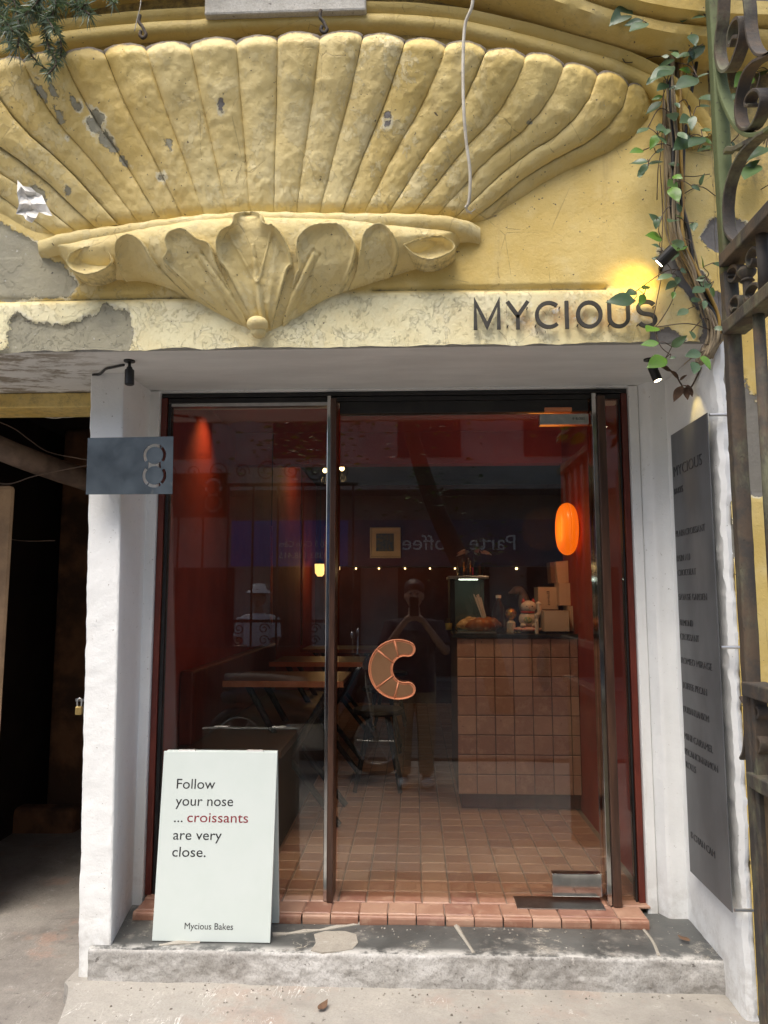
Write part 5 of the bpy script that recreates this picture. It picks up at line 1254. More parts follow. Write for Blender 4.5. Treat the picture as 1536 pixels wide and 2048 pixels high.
for x, y, lab in ((897, 1226, 'small shot glass of yellow drink at the left end of the counter'), (1018, 1256, 'clear tumbler in front of the bottle')):
    g = ct(x, y, 1.30 if x > 1000 else 1.6); gt = thing('drinking_glass', tuple(g), lab, 'glass', 'glasses on the counter')
    b = MB(); b.lathe([(.0, .003), (.020, .0), (.026, .075)], (g[0], g[1], CT), 18); b.build('glass_wall', M_CLEAR, gt, smooth=True)
    if x < 1000: b = MB(); b.lathe([(.0, .005), (.019, .005), (.023, .045), (.0, .045)], (g[0], g[1], CT), 16); b.build('drink', plain('yellow_drink', (.55, .42, .12), None, .2, bump=0), gt)
# ---- pastry tray with croissants
g0, g1 = ct(914, 1262, 1.225), ct(992, 1262, 1.225); gc = (g0 + g1) / 2
tr_t = thing('serving_tray', tuple(gc), 'clear pastry tray holding croissants at the front edge of the counter', 'tray')
b = MB(); b.box(g0[0], g1[0], 1.20, 1.48, CT, CT + .010); b.build('tray_base', M_BRUSH, tr_t, bevel=.002)
for nm_, bx in (('tray_side', (g0[0], g1[0], 1.199, 1.203, CT + .0105, CT + .034)), ('tray_side', (g0[0], g0[0] + .004, 1.204, 1.48, CT + .0105, CT + .034)), ('tray_side', (g1[0] - .004, g1[0], 1.204, 1.48, CT + .0105, CT + .034))): b = MB(); b.box(*bx); b.build(nm_, M_CLEAR, tr_t)
M_CRO = plain('baked_crust', (.36, .14, .035), (.22, .07, .02), .38, nscale=18, bump=.5, bscale=45); M_ALM = plain('almond_topping', (.62, .44, .20), (.34, .18, .06), .6, nscale=60, bump=.8, bscale=70)
def croissant(x, y, z, L, rz, label, mat):
    t = thing('croissant', (x, y, z), label, 'croissant', 'croissants on the tray', rz=rz); b = MB(); P = []; r = []
    for i in range(29):
        s = -1 + 2 * i / 28; P.append((L / 2 * s, .03 * s * s, .030 - .012 * s * s)); seg = abs(math.sin((s + 1) * 3.5 * math.pi / 2 * 1.0)); r.append(max(.006, (.036 * (1 - abs(s) ** 2.2) + .006) * (.86 + .14 * seg)))
    b.tube(P, r, 12); b.build('pastry', mat, t, smooth=True); return t
croissant(gc[0] - .02, 1.36, CT + .020, .16, .5, 'croissant with pale almond topping at the left of the tray', M_ALM); croissant(gc[0] + .03, 1.27, CT + .018, .17, .1, 'plain glossy brown croissant at the front of the tray', M_CRO); croissant(gc[0] + .09, 1.40, CT + .018, .13, -.4, 'small dark croissant at the right of the tray', M_CRO)
# ---- display case
g0, g1 = ct(910, 1240, 1.62), ct(968, 1240, 1.62); zt = onY(940, 1152, 1.62)[2]
dc = thing('display_case', tuple((g0 + g1) / 2 + [0, .1, 0]), 'glass display case with a lit steel top on the counter', 'display case')
b = MB(); b.box(g0[0], g1[0], 1.62, 1.624, CT, zt - .02); b.build('glass_front', M_CLEAR, dc)
b = MB(); b.box(g0[0] - .03, g0[0], 1.60, 1.86, CT, zt - .02); b.build('case_side', M_BLACK, dc, bevel=.002)
b = MB(); b.box(g1[0], g1[0] + .004, 1.62, 1.86, CT, zt - .02); b.build('glass_side', M_CLEAR, dc)
b = MB(); b.box(g0[0], g1[0], 1.86, 1.87, CT, zt - .02); b.build('case_back', plain('pale_green_panel', (.20, .26, .23), None, .4), dc)
b = MB(); b.box(g0[0] - .04, g1[0] + .03, 1.585, 1.89, zt - .018, zt); b.build('case_top', M_BRUSH, dc, bevel=.003)
b = MB(); b.box(g0[0] + .03, g1[0] - .03, 1.66, 1.69, zt - .024, zt - .0185); b.build('led_strip', M_LED, dc)
for i, (x, lab, mt) in enumerate(((925, 'tall clear jar with dark lid on the display case', M_CLEAR), (938, 'second clear jar standing right of the tallest on the display case', M_CLEAR), (957, 'short black tin with a pink tag on the display case', M_BLACK))):
    q = onY(x, 1148, 1.70); t = thing('jar', (q[0], 1.72, zt + .0005), lab, 'jar', 'jars on top of the display case'); h = (.125, .115, .085)[i]
    b = MB(); b.lathe([(.0, .001), (.03, 0), (.03, h * .9), (.024, h)], (q[0], 1.72, zt + .0005), 18); b.build('jar_body', mt, t, smooth=True, auto=40)
    b = MB(); b.lathe([(.0, .002), (.028, .002), (.028, h * .45), (.0, h * .46)], (q[0], 1.72, zt + .001), 16); b.build('contents', M_STONETOP, t, smooth=True, auto=40)
    if i == 2: b = MB(); b.box(q[0] - .045, q[0] - .031, 1.70, 1.703, zt + .01, zt + .055); b.build('tag', plain('pink_tag', (.75, .05, .22), None, .6), t)
q = onY(948, 1102, 1.78); t = thing('flower_vase', (q[0], 1.80, zt + .0005), 'glass vase with drooping white blossoms on the display case', 'vase')
b = MB(); b.lathe([(.0, .001), (.024, 0), (.020, .07), (.026, .10)], (q[0], 1.80, zt + .0005), 16); b.build('vase', M_CLEAR, t, smooth=True)
for i in range(9):
    an = i * .7; e = np.array([q[0] + .075 * math.cos(an), 1.80 + .05 * math.sin(an), q[2] + .01 * math.sin(i * 3)]); b = MB(); V, F = leaf_mesh(rs); b.add([e + np.array([(v[0] - .3) * .06 * math.cos(an) - v[1] * .06 * math.sin(an), (v[0] - .3) * .06 * math.sin(an), v[1] * .03 + v[2] * .04 - v[0] * .015]) for v in V], F); b.build('petal', M_PAPER, t, smooth=True, fix=False)
b = MB()
b.tube([(q[0], 1.80, zt + .01), (q[0], 1.80, q[2])], .003, 6); b.build('stalk', M_BARKD, t)
# ---- grey goose figure behind the cat
g = ct(1058, 1240, 1.72); gt = thing('goose_figure', tuple(g), 'grey long necked goose ornament behind the lucky cat', 'figurine')
M_GOOSE = plain('grey_resin', (.22, .18, .15), (.28, .23, .19), .6)
b = MB(); P = crv([(g[0] + .10, g[1], CT + .09), (g[0] + .03, g[1], CT + .10), (g[0] - .02, g[1], CT + .15), (g[0] - .035, g[1], CT + .22), (g[0] - .06, g[1], CT + .245), (g[0] - .09, g[1], CT + .235), (g[0] - .125, g[1], CT + .225)], 6)
b.tube(P, list(np.interp(np.linspace(0, 1, len(P)), [0, .15, .3, .5, .68, .8, .92, 1], [.05, .085, .05, .024, .026, .028, .012, .006])), 14); b.build('goose_body', M_GOOSE, gt, smooth=True)
b = MB(); b.lathe([(.06, 0), (.05, .03), (.03, .05)], (g[0] + .05, g[1], CT), 16); b.build('goose_base', M_GOOSE, gt, smooth=True)
# ---- plastic wrap strip taped to the counter front
q = [onY(x, y, CY - .006) for x, y in ((1086, 1288), (1098, 1300), (1096, 1340), (1100, 1372), (1088, 1384), (1076, 1360), (1072, 1320))]
b = MB(); V = [tuple(p + np.array([0, -.004 - .012 * ((i * 7) % 3) / 2, 0])) for i, p in enumerate(q)]; V.append(tuple(np.mean(q, 0) + [0, -.016, 0]))
b.add(V, [(i, (i + 1) % 7, 7) for i in range(7)]); tag(b.build('plastic_film', M_CLEAR, smooth=False, loc=tuple(q[4]), fix=False), 'crumpled clear plastic film clinging to the tiled counter front', 'film')
# ---- framed picture, bulbs, sconce, pendants
p0, p1 = onY(740, 1116, 5.27), onY(801, 1055, 5.27); pf = thing('framed_picture', ((p0[0] + p1[0]) / 2, 5.3, p0[2]), 'small framed picture with a wide cream mount on the back wall', 'picture')
w_ = p1[0] - p0[0]; h_ = p1[2] - p0[2]
for bx in ((p0[0], p1[0], p0[2], p0[2] + .012), (p0[0], p1[0], p1[2] - .012, p1[2]), (p0[0], p0[0] + .012, p0[2] + .0125, p1[2] - .0125), (p1[0] - .012, p1[0], p0[2] + .0125, p1[2] - .0125)): b = MB(); b.box(bx[0], bx[1], 5.26, 5.298, bx[2], bx[3]); b.build('frame_bar', M_CARD, pf)
b = MB(); b.box(p0[0] + .0125, p1[0] - .0125, 5.28, 5.29, p0[2] + .0125, p1[2] - .0125); b.build('mount', M_CARD, pf)
b = MB(); b.box(p0[0] + .20 * w_, p1[0] - .22 * w_, 5.274, 5.279, p0[2] + .22 * h_, p1[2] - .2 * h_); b.build('print', plain('blue_print', (.05, .09, .16), (.16, .14, .10), .5, nscale=30), pf)
for i, x in enumerate((712, 758, 810, 860, 910, 1033)):
    q = onY(x, 1137, 5.1); t = thing('light_bulb', tuple(q), ('bulb of the string left of the framed picture', 'bulb of the string just under the framed picture', 'bulb of the string right of the framed picture', 'bulb of the string above the mirrored phone', 'bulb of the string left of the display case jars', 'larger bulb on the back wall right of the flower vase')[i], 'light bulb', 'string of warm bulbs along the back wall')
    b = MB(); b.ball(tuple(q), .009 if i < 5 else .014, n=10, m=8); b.build('globe', M_BULB, t, smooth=True)
    b = MB(); b.lathe([(.009, .010), (.009, .03)], tuple(q), 8); b.build('socket', M_BLACK, t)
    lamp('bulb_glow', 'POINT', (q[0], 5.0, q[2]), None, .10, (1, .66, .3), .03)
wire('bulb_flex', [onY(x, y, 5.12) for x, y in ((640, 1126), (712, 1134), (758, 1134), (810, 1134), (860, 1134), (910, 1134), (1033, 1132))], .004, M_BLACK, 'black flex carrying the bulbs along the back wall', 'cable')
q = onY(640, 1138, 4.6); t = thing('wall_lantern', (q[0], 4.6, q[2]), 'yellow glass lantern hanging beside the left glass pane deep in the shop', 'lantern')
b = MB(); b.lathe([(.03, .06), (.055, .05), (.05, -.04), (.025, -.075)], tuple(q), 12); b.build('lantern_glass', emit('lantern_glass', (1, .6, .2), 1.1), t, smooth=True)
b = MB(); b.lathe([(.06, .05), (.03, .08), (.006, .10), (.006, 1.0)], tuple(q), 12); b.build('lantern_cap', M_BLACK, t)
lamp('lantern_glow', 'POINT', (q[0] + .12, 4.6, q[2]), None, .8, (1, .6, .25), .06)
for x, y, lab in ((650, 941, 'left pendant bulb near the dark ceiling'), (684, 937, 'right pendant bulb near the dark ceiling beside the door post')):
    q = onY(x, y, 3.6); t = thing('pendant_bulb', tuple(q), lab, 'pendant light', 'pendant bulbs under the dark ceiling'); b = MB(); b.ball(tuple(q), .022, n=12, m=8); b.build('globe', M_BULB, t, smooth=True)
    b = MB(); b.tube([q + [0, 0, .02], (q[0], q[1], 2.8)], .004, 6); b.build('flex', M_BLACK, t)
    lamp('pendant_glow', 'POINT', (q[0], q[1] , q[2] - .08), None, .7, (1, .66, .3), .04)
# wall washer inside, top left
q = np.array([-.93, .80, 2.555]); t = thing('downlight', tuple(q), 'small downlight in the red ceiling washing the left wall', 'downlight')
b = MB(); b.lathe([(.035, -.012), (.038, .002)], tuple(q), 18); b.build('trim', M_BLACK, t); b = MB(); b.lathe([(.0, -.010), (.026, -.010)], tuple(q), 16); b.build('lens', M_BULB, t)
lamp('downlight_beam', 'SPOT', (q[0], q[1], q[2] - .02), (-.55, .0, -1), 4, (1, .5, .2), .03, 100, 1.0)
for i, x, y, lab in ((1, -.2, .75, 'middle downlight in the red ceiling'), (2, .5, .75, 'downlight in the red ceiling above the counter')):
    t = thing('downlight', (x, y, 2.555), lab, 'downlight', 'downlights in the red ceiling'); q = np.array([x, y, 2.555])
    b = MB(); b.lathe([(.035, -.012), (.038, .002)], tuple(q), 18); b.build('trim', M_BLACK, t); b = MB(); b.lathe([(.0, -.010), (.026, -.010)], tuple(q), 16); b.build('lens', M_BULB, t)
    lamp('downlight_beam', 'SPOT', (x, y, 2.535), (.05, .25, -1), 8, (1, .72, .45), .02, 75, .9)
# copper tube lights
for i, (x, ya, yb, Y, lab) in enumerate(((543, 1052, 1248, 1.5, 'thin copper tube light standing nearest in the left pane'), (603, 1010, 1290, 2.6, 'thin copper tube light further back in the left pane'), (651, 1052, 1250, 1.3, 'thin copper tube light beside the left door post'))):
    a, c = onY(x, ya, Y), onY(x, yb, Y); t = thing('copper_tube', tuple(c), lab, 'tube light', 'slim copper tubes hanging in the shop')
    b = MB(); b.tube([c, a], .008, 10); b.build('tube', M_COPPER, t, smooth=True); b = MB(); b.tube([a, (a[0], a[1], 2.56 if Y < 1.5 else 2.8)], .002, 5); b.build('flex', M_BLACK, t)
# ---- bench, tables and stools along the left wall
bn = thing('bench', (-.90, 1.4, ZF), 'dark panelled bench along the left wall behind the glass', 'bench')
b = MB(); b.box(-1.09, -.62, .45, 2.6, ZF, ZF + .42); b.build('bench_box', M_DARK, bn, bevel=.004); b = MB(); b.box(-1.09, -.60, .44, 2.6, ZF + .421, ZF + .46); b.build('bench_top', M_WOOD, bn, bevel=.004)
b = MB(); b.box(-1.095, -1.03, .5, 2.6, ZF + .461, ZF + .80); b.build('bench_back', M_REDFR, bn, bevel=.01)
def table(x, y, label):
    t = thing('cafe_table', (x, y, ZF), label, 'table', 'dark cafe tables in a row on the left'); z = ZF
    b = MB(); b.box(x - .32, x + .28, y - .26, y + .26, z + .70, z + .722); b.build('table_top', M_WOOD, t, bevel=.003)
    b = MB(); b.box(x - .325, x + .285, y - .265, y - .2605, z + .695, z + .725); b.build('edge_band', M_COPPER, t)
    for s in (-1, 1):
        for u_ in (-1, 1): b = MB(); b.tube([(x + u_ * .26, y + s * .18, z + .01), (x + .02 * u_ - u_ * .04, y + s * .18, z + .36), (x - u_ * .22, y + s * .18, z + .70)], .017, 8); b.build('leg', M_BLACK, t)
    b = MB(); b.tube([(x, y - .18, z + .36), (x, y + .18, z + .36)], .012, 8); b.build('stretcher', M_BLACK, t)
table(-.64, 1.05, 'nearest dark cafe table with copper edge and crossed black legs'); table(-.62, 2.15, 'second dark cafe table with crossed black legs'); table(-.60, 3.35, 'furthest dark cafe table near the back wall')
def stool(x, y, label):
    t = thing('stool', (x, y, ZF), label, 'stool', 'black stools at the cafe tables'); z = ZF
    b = MB(); b.lathe([(.0, .44), (.15, .44), (.16, .452), (.15, .47), (.0, .472)], (x, y, z), 20); b.build('seat', M_BLACK, t, smooth=True, auto=40)
    for k in range(4): a = math.pi / 4 + k * math.pi / 2; b = MB(); b.tube([(x + .07 * math.cos(a), y + .07 * math.sin(a), z + .44), (x + .19 * math.cos(a), y + .19 * math.sin(a), z + .005)], .013, 8); b.build('leg', M_BLACK, t)
stool(-.22, 1.65, 'nearest black stool, splayed legs, right of the first table'); stool(-.24, 2.75, 'middle black stool beside the second table'); stool(-.22, 3.9, 'furthest black stool near the back wall')

# ================================================================== THE STREET BEHIND THE CAMERA (seen mirrored in the glass)
street = MB(); street.box(-60, 60, -9.5, -4.3, -.04, .03); tag(street.build('street', M_STREET), kind='structure')
M_OPP = plain('grey_render', (.40, .375, .34), (.29, .27, .245), .9, nscale=1.2, bump=.3, bscale=5); M_OPPD = plain('dark_opening', (.03, .028, .027), (.05, .045, .04), .6)
ob = thing('opposite_house', (0, -11.0, 0), 'grey rendered house across the street with dark openings and balcony', 'house')
b = MB(); b.box(-9, 9, -17, -11, 0, 8.5); b.build('wall', M_OPP, ob)
for i in range(7): x = -7.5 + i * 2.4; b = MB(); b.box(x, x + 1.7, -11.0, -10.97, .1, 2.1); b.build('door', M_OPPD, ob)
for i in range(7): x = -7.5 + i * 2.4; b = MB(); b.box(x, x + 1.2, -11.0, -10.97, 4.2, 5.9); b.build('window', M_OPPD, ob)
b = MB(); b.box(-9, 9, -10.98, -10.1, 3.45, 3.6); b.build('balcony', M_OPP, ob)
b = MB(); b.box(-1.9, -1.5, -10.96, -10.9, .1, 2.1); b.build('white_brick_strip', plain('white_brick', (.55, .54, .52), (.45, .44, .42), .8, nscale=8), ob)
bl_ = thing('shop_banner', (-.1, -9.9, 2.0), 'long blue shop banner with coffee lettering across the street', 'banner')
M_BLUE = plain('blue_vinyl', (.03, .12, .40), (.035, .13, .43), .5); M_NAVY = plain('slate_vinyl', (.075, .095, .13), (.085, .105, .14), .5)
b = MB(); b.box(-3.2, -1.15, -9.95, -9.9, 2.08, 2.88); b.build('banner_panel', M_BLUE, bl_); b = MB(); b.box(-1.15, 3.1, -9.95, -9.9, 2.08, 2.88); b.build('banner_panel', M_NAVY, bl_)
M_WPRINT = plain('white_print', (.75, .75, .73), None, .6)
def street_text(body, xc, w, z, h):
    V, F = text(body, w, h, .004); m = MB(); m.add([(xc + v[0], -9.897 + v[2], z + v[1]) for v in V], F); m.build('lettering', M_WPRINT, bl_, fix=False)
# the sign faces the shop (towards +y): its text runs towards -x
def street_text(body, xr, w, z, h):
    V, F = text(body, w, h, .004); m = MB(); m.add([(xr - v[0], -9.897 + v[2], z + v[1]) for v in V], F); m.build('lettering', M_WPRINT, bl_)
street_text('Parte Coffee', 1.75, 1.95, 2.36, .26); street_text('Số 3 Chân Cầm', -2.25 + .75, .85, 2.42, .10); street_text('0383.138.415', -2.25 + .75, .85, 2.22, .10)
for sgn, z in ((0, 2.47), (1, 2.26)): b = MB(); b.tube([(-1.38, -9.898, z), (-1.38, -9.892, z)], .06, 18); b.build('icon', M_WPRINT, bl_)
# ironwork screen of the yard, between shop and street
yg = thing('yard_railing', (-1.2, -4.3, 0), 'black iron yard railing with scroll bands between yard and street', 'railing')
b = MB(); b.box(-3.4, -.55, -4.32, -4.28, 1.30, 1.33); b.build('rail', M_BLACK, yg); b = MB(); b.box(-3.4, -.55, -4.32, -4.28, 1.05, 1.07); b.build('rail', M_BLACK, yg); b = MB(); b.box(-3.4, -.55, -4.32, -4.28, 2.65, 2.68); b.build('rail', M_BLACK, yg)
for i in range(12): x = -3.35 + .25 * i; b = MB(); b.tube([(x, -4.3, 1.07), (x, -4.3, 2.65)], .011, 8); b.build('bar', M_BLACK, yg)
def spir(cx, cz, r, turns, a0): return [(cx + r * (1 - .8 * k / 30) * math.cos(a0 + turns * 2 * math.pi * k / 30), cz + r * (1 - .8 * k / 30) * math.sin(a0 + turns * 2 * math.pi * k / 30)) for k in range(31)]
for i in range(11):
    x = -3.22 + .25 * i
    for zc, rr in ((1.13, .05), (1.24, .055)): b = MB(); b.strip(spir(x, zc, rr, 1.4, 0 if i % 2 else 3.1), .012, -4.306, -4.294); b.build('scroll', M_BLACK, yg)
    b = MB(); b.strip(spir(x, 2.80, .11 if i % 2 else .08, 1.5, i), .012, -4.306, -4.294); b.build('scroll', M_BLACK, yg)
b = MB(); b.box(-3.4, -.55, -4.33, -4.27, 0, 1.05); b.build('dwarf_wall', plain('dark_red_render', (.10, .03, .025), (.07, .025, .02), .9), yg)
# tree over the street
tr_ = thing('street_tree', (1.2, -7.2, 0), 'street tree with a leaning trunk and loose crown across the road', 'tree')
b = MB(); b.tube(crv([(1.2, -7.2, -.05), (.8, -7.2, 1.6), (.2, -7.0, 3.0), (-.1, -6.9, 4.4), (.2, -6.8, 6.0)], 8), list(np.linspace(.17, .06, 33)), 10); b.build('trunk', M_BARKD, tr_, smooth=True)
lm = MB(); rr = random.Random(3); V0, F0 = [(-.5, 0, 0), (0, -.22, .05), (.5, 0, 0), (0, .22, .05)], [(0, 1, 2), (0, 2, 3)]
for c_ in range(46):
    c0 = np.array([rr.gauss(.3, 1.9), rr.gauss(-6.9, .8), rr.gauss(5.3, 1.0)]); 
    for k in range(130):
        p = c0 + np.array([rr.gauss(0, .34), rr.gauss(0, .34), rr.gauss(0, .24)]); M3 = Matrix.Rotation(rr.uniform(0, 6.3), 3, 'Z') @ Matrix.Rotation(rr.uniform(-1, 1), 3, 'X'); s = rr.uniform(.07, .13)
        lm.add([p + np.array(M3 @ Vector(v)) * s for v in V0], F0)
tag(lm.build('crown', M_LEAF, tr_, fix=False), kind='stuff')

# ---- people
def body_mesh(name, J, E, mat, parent, levels=2):
    """J: joint name -> (pos, radius); E: bones"""
    names = list(J); idx = {n: i for i, n in enumerate(names)}
    me = bpy.data.meshes.new(name); me.from_pydata([tuple(np.array(J[n][0]) - ORG[parent.name]) for n in names], [(idx[a], idx[c]) for a, c in E], []); me.materials.append(mat)
    o = bpy.data.objects.new(name, me); COL.objects.link(o); o.parent = parent
    sk = o.modifiers.new('skin', 'SKIN'); sk.use_smooth_shade = True
    if not me.skin_vertices: 
        bpy.context.view_layer.objects.active = o; me.attributes
    lay = me.skin_vertices[0].data if me.skin_vertices else None
    if lay:
        for n in names: lay[idx[n]].radius = (J[n][1], J[n][1] * (.75 if n in ('chest', 'belly', 'pelvis', 'waist') else 1)); 
        lay[idx[names[0]]].use_root = True
    s = o.modifiers.new('sub', 'SUBSURF'); s.levels = levels; s.render_levels = levels
    return o
def bake(o):
    bpy.context.view_layer.update(); dg = bpy.context.evaluated_depsgraph_get(); me = bpy.data.meshes.new_from_object(o.evaluated_get(dg)); me.name = o.name
    o.modifiers.clear(); o.data = me; me.polygons.foreach_set('use_smooth', [True] * len(me.polygons)); return o
def tubes_body(name, limbs, mat, parent, balls=()):
    b = MB()
    for pts, rad in limbs: P = crv(pts, 6); b.tube(P, list(np.interp(np.linspace(0, 1, len(P)), np.linspace(0, 1, len(rad)), rad)), 14)
    for c, r in balls: b.ball(c, *r, n=16, m=12)
    o = b.build(name, mat, parent, smooth=True)
    m = o.modifiers.new('merge', 'REMESH'); m.mode = 'VOXEL'; m.voxel_size = .008; m.use_smooth_shade = True
    s = o.modifiers.new('soft', 'SMOOTH'); s.iterations = 4; s.factor = .5
    return bake(o)
def person(x, y, zg, face, label, shirt, trousers, pose, hat=None, s=1.0):
    """standing figure; face = +1 looks to +y"""
    t = thing('person', (x, y, zg), label, 'person'); f = face
    def q(a, c_, h): return (x + a * s, y + c_ * f * s, zg + h * s)
    hh = 1.555 if pose == 'photo' else 1.50
    sh = {-1: q(-.19, -.02, 1.38), 1: q(.19, -.02, 1.38)}; hands = {}; limbs = []
    if pose == 'photo': el = {-1: q(-.27, .12, 1.16), 1: q(.27, .12, 1.16)}; wr = {-1: q(-.085, .235, 1.41), 1: q(.085, .235, 1.41)}
    else: el = {-1: q(-.24, .05, 1.10), 1: q(.24, .05, 1.10)}; wr = {-1: q(-.16, .26, 1.0), 1: q(.16, .26, 1.0)}
    limbs.append(([q(0, -.02, .92), q(0, -.02, 1.1), q(0, -.02, 1.3), q(0, -.01, 1.45), q(0, .0, 1.53)], [.13, .125, .13, .06, .05]))
    for k in (-1, 1):
        limbs.append(([sh[k], el[k], wr[k]], [.052, .042, .034, .026])); limbs.append(([q(k * .09, 0, .92), q(k * .10, .02, .50), q(k * .10, -.01, .08)], [.085, .065, .055, .045, .038])); limbs.append(([q(k * .10, -.04, .045), q(k * .11, .10, .035)], [.04, .034]))
        px_ = np.array(wr[k]); inn = np.array([-k * .05, .01 * f, .045]) * s
        limbs.append(([px_, px_ + inn * .6, px_ + inn], [.024, .03, .026]))
        for i in range(4): a = px_ + inn * .9 + np.array([0, -.006 * f, .026 - .017 * i]) * s; limbs.append(([a, a + np.array([-k * .022, .014 * f, .004]) * s, a + np.array([-k * .045, .002 * f, .0]) * s], [.0095, .009, .008]))
        a = px_ + inn * .4; limbs.append(([a, a + np.array([-k * .018, -.022 * f, .03]) * s], [.011, .009]))
    body = tubes_body('body', limbs, M_SKIN, t, [(q(0, .02, 1.64), (.078 * s, .095 * s, .115 * s)), (q(0, .112, 1.625), (.014 * s, .02 * s, .02 * s)), (q(-.08, .01, 1.63), (.012, .02, .03)), (q(.08, .01, 1.63), (.012, .02, .03)), (q(-.13, -.02, 1.36), (.09, .08, .06)), (q(.13, -.02, 1.36), (.09, .08, .06))])
    for k in (-1, 1): b = MB(); b.ball(q(k * .03, .105, 1.655), .011, .006, .007, 10, 8); b.build('eye', M_INK, body)
    b = MB(); b.ball(q(0, .108, 1.578), .024, .008, .007, 10, 8); b.build('mouth', plain('lips', (.4, .15, .13), None, .5), body)
    b = MB(); b.ball(q(0, -.006, 1.700), .094 * s, .112 * s, .090 * s, 18, 12); b.ball(q(0, .062, 1.722), .066 * s, .052 * s, .040 * s, 14, 10); b.ball(q(0, -.05, 1.645), .088 * s, .07 * s, .10 * s, 16, 10); hr = b.build('hair', M_HAIR, t, smooth=True)
    tubes_body('shirt', [([q(0, -.015, .80), q(0, -.02, 1.0), q(0, -.02, 1.18), q(0, -.02, 1.34), q(0, -.015, 1.45)], [.185, .178, .175, .165, .075])] + [([sh[k], tuple((np.array(sh[k]) * .15 + np.array(el[k]) * .85))], [.078, .070, .066]) for k in (-1, 1)], shirt, t, [(q(-.13, -.02, 1.36), (.10, .095, .072)), (q(.13, -.02, 1.36), (.10, .095, .072))])
    tubes_body('trousers', [([q(k * .085, 0, .95), q(k * .10, .02, .50), q(k * .10, -.01, .10)], [.10, .092, .08, .07, .064]) for k in (-1, 1)], trousers, t)
    for k in (-1, 1): b = MB(); b.ball(q(k * .105, .045, .036), .045, .125, .040, 14, 8); b.build('shoe', M_SHOE, t, smooth=True)
    if hat: b = MB(); b.lathe([(.0, .10), (.075, .095), (.095, .03), (.15, -.005), (.152, -.012), (.09, .02), (.0, .06)], q(0, 0, 1.71), 22); b.build('hat', hat, t, smooth=True)
    return t, wr
pt, wr = person(.0, -3.36, ground_z(np.array([[0.0]]), np.array([[-3.36]]))[0, 0], 1, 'person in dark shirt and beige trousers holding up a phone, seen in the glass', M_SHIRT, M_TROUS, 'photo', s=.95)
ph = thing('phone', (0.0, -3.08, 1.36), 'dark phone held up in both hands, mirrored in the door', 'phone')
b = MB(); b.box(-.037, .037, -3.085, -3.076, 1.395, 1.548); b.build('phone_body', M_BLACK, ph, bevel=.003)
b = MB(); b.box(-.034, .002, -3.0755, -3.073, 1.508, 1.545); b.build('camera_bump', M_STONETOP, ph)
person(-1.80, -5.6, .03, 1, 'person in white shirt and white hat by the railing, mirrored in the glass', M_WSHIRT, M_SHIRT, 'stand', hat=M_WSHIRT, s=.92)
# ---- motorbike mirrored beside the left door post
mbk = thing('motorbike', (-.75, -3.9, 0), 'dark parked motorbike mirrored beside the left door post', 'motorbike')
gz = float(ground_z(np.array([[-.9]]), np.array([[-3.8]]))[0, 0])
def bk(a, c_, h): return np.array([-.95 + a, -3.75 + c_, gz + h])
for a in (-.62, .62):
    b = MB(); th = np.linspace(0, 2 * math.pi, 33); b.tube([bk(a + .25 * math.cos(t), 0, .29 + .25 * math.sin(t)) for t in th], .042, 10); w = b.build('wheel', M_RUBBER, mbk, smooth=True)
    b = MB(); b.tube([bk(a + .20 * math.cos(t), 0, .29 + .20 * math.sin(t)) for t in th], .014, 8); b.build('rim', M_BRUSH, w, smooth=True)
    for k in range(6): b = MB(); an = k * math.pi / 3; b.tube([bk(a, 0, .29), bk(a + .19 * math.cos(an), 0, .29 + .19 * math.sin(an))], .007, 6); b.build('spoke', M_BRUSH, w)
M_BPAINT = plain('black_gloss_paint', (.012, .012, .014), None, .12, bump=0)
b = MB(); b.tube(crv([bk(-.78, 0, .66), bk(-.5, 0, .70), bk(-.1, 0, .60), bk(.15, 0, .42), bk(.35, 0, .55), bk(.5, 0, .92)], 6), list(np.interp(np.linspace(0, 1, 31), [0, .2, .45, .6, .8, 1], [.05, .11, .13, .10, .12, .07])), 14); b.build('bodywork', M_BPAINT, mbk, smooth=True)
b = MB(); b.tube(crv([bk(-.75, 0, .80), bk(-.4, 0, .79), bk(-.02, 0, .74)], 6), list(np.linspace(.075, .10, 13)), 12); b.build('seat', M_RUBBER, mbk, smooth=True)
b = MB(); b.tube([bk(.62, .05, .29), bk(.5, .05, .95)], .02, 8); b.build('fork', M_BRUSH, mbk); b = MB(); b.tube([bk(.62, -.05, .29), bk(.5, -.05, .95)], .02, 8); b.build('fork', M_BRUSH, mbk)
b = MB(); b.tube(crv([bk(.36, .36, 1.03), bk(.45, .2, 1.02), bk(.48, 0, .97), bk(.45, -.2, 1.02), bk(.36, -.36, 1.03)], 6), .013, 8); b.build('handlebar', M_BLACK, mbk, smooth=True)
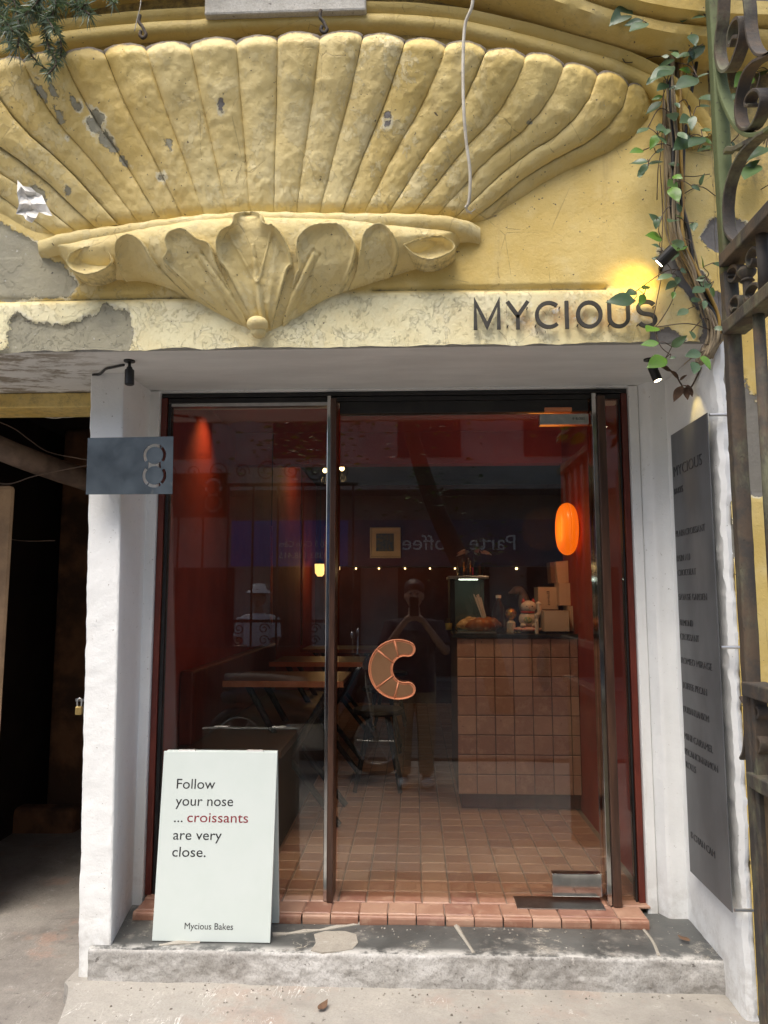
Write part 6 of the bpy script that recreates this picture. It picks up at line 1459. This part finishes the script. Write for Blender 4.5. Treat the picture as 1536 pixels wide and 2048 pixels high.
for k in (-1, 1):
    b = MB(); b.tube([bk(.42, k * .24, 1.03), bk(.42, k * .32, 1.20)], .006, 6); m_ = b.build('mirror_arm', M_CHROME, mbk); b = MB(); b.ball(tuple(bk(.42, k * .33, 1.23)), .02, .06, .04, 14, 8); b.build('mirror', M_CHROME, m_, smooth=True)
b = MB(); b.ball(tuple(bk(.60, 0, .92)), .05, .075, .075, 16, 10); b.build('headlight', M_CHROME, mbk, smooth=True)
b = MB(); b.tube([bk(-.75, .12, .30), bk(-.1, .12, .28)], .035, 10); b.build('exhaust', M_CHROME, mbk, smooth=True)
b = MB(); b.box(-.95 - .18, -.95 + .16, -3.75 - .12, -3.75 + .12, gz + .22, gz + .46); b.build('engine', M_BRUSH, mbk, bevel=.03)

# ---- grit and small litter on the steps
gm = MB(); rr = random.Random(9)
for i in range(260):
    if i % 3: x, y, z = rr.uniform(-1.0, 1.0), rr.uniform(-.80, -.40) if rr.random() < .6 else -.40 - abs(rr.gauss(0, .02)), ZL + .002
    else: x, y, z = rr.uniform(-1.0, .98), -.18 - abs(rr.gauss(0, .06)), ZD + .002
    r = rr.uniform(.0012, .0038); gm.add([(x + r * rr.uniform(.6, 1.4) * a, y + r * rr.uniform(.6, 1.4) * b_, z + r * c_) for a, b_, c_ in ((-1, -1, -.6), (1, -1, -.6), (1, 1, -.6), (-1, 1, -.6), (-.5, -.4, .6), (.5, .3, .5))], [(0, 1, 4), (1, 2, 5), (2, 3, 5), (3, 0, 4), (4, 1, 5), (4, 5, 3)])
tag(gm.build('grit', plain('grit', (.10, .085, .07), (.42, .39, .34), .9, nscale=40), fix=False), kind='stuff')
for i, (x, y, z, lab) in enumerate(((-.30, -.55, ZL, 'dry brown leaf lying on the pale slab in front of the step'), (.93, -.28, ZD, 'dry brown leaf lying on the dark step at the right wall'))):
    V, F = leaf_mesh(rr); m = MB(); a = 1.1 + i; m.add([(x + .05 * (v[0] * math.cos(a) - v[1] * math.sin(a)), y + .05 * (v[0] * math.sin(a) + v[1] * math.cos(a)), z + .012 + .05 * abs(v[2])) for v in V], F); tag(m.build('fallen_leaf', M_DRY, smooth=True, fix=False, loc=(x, y, z)), lab, 'leaf', 'fallen leaves on the steps')
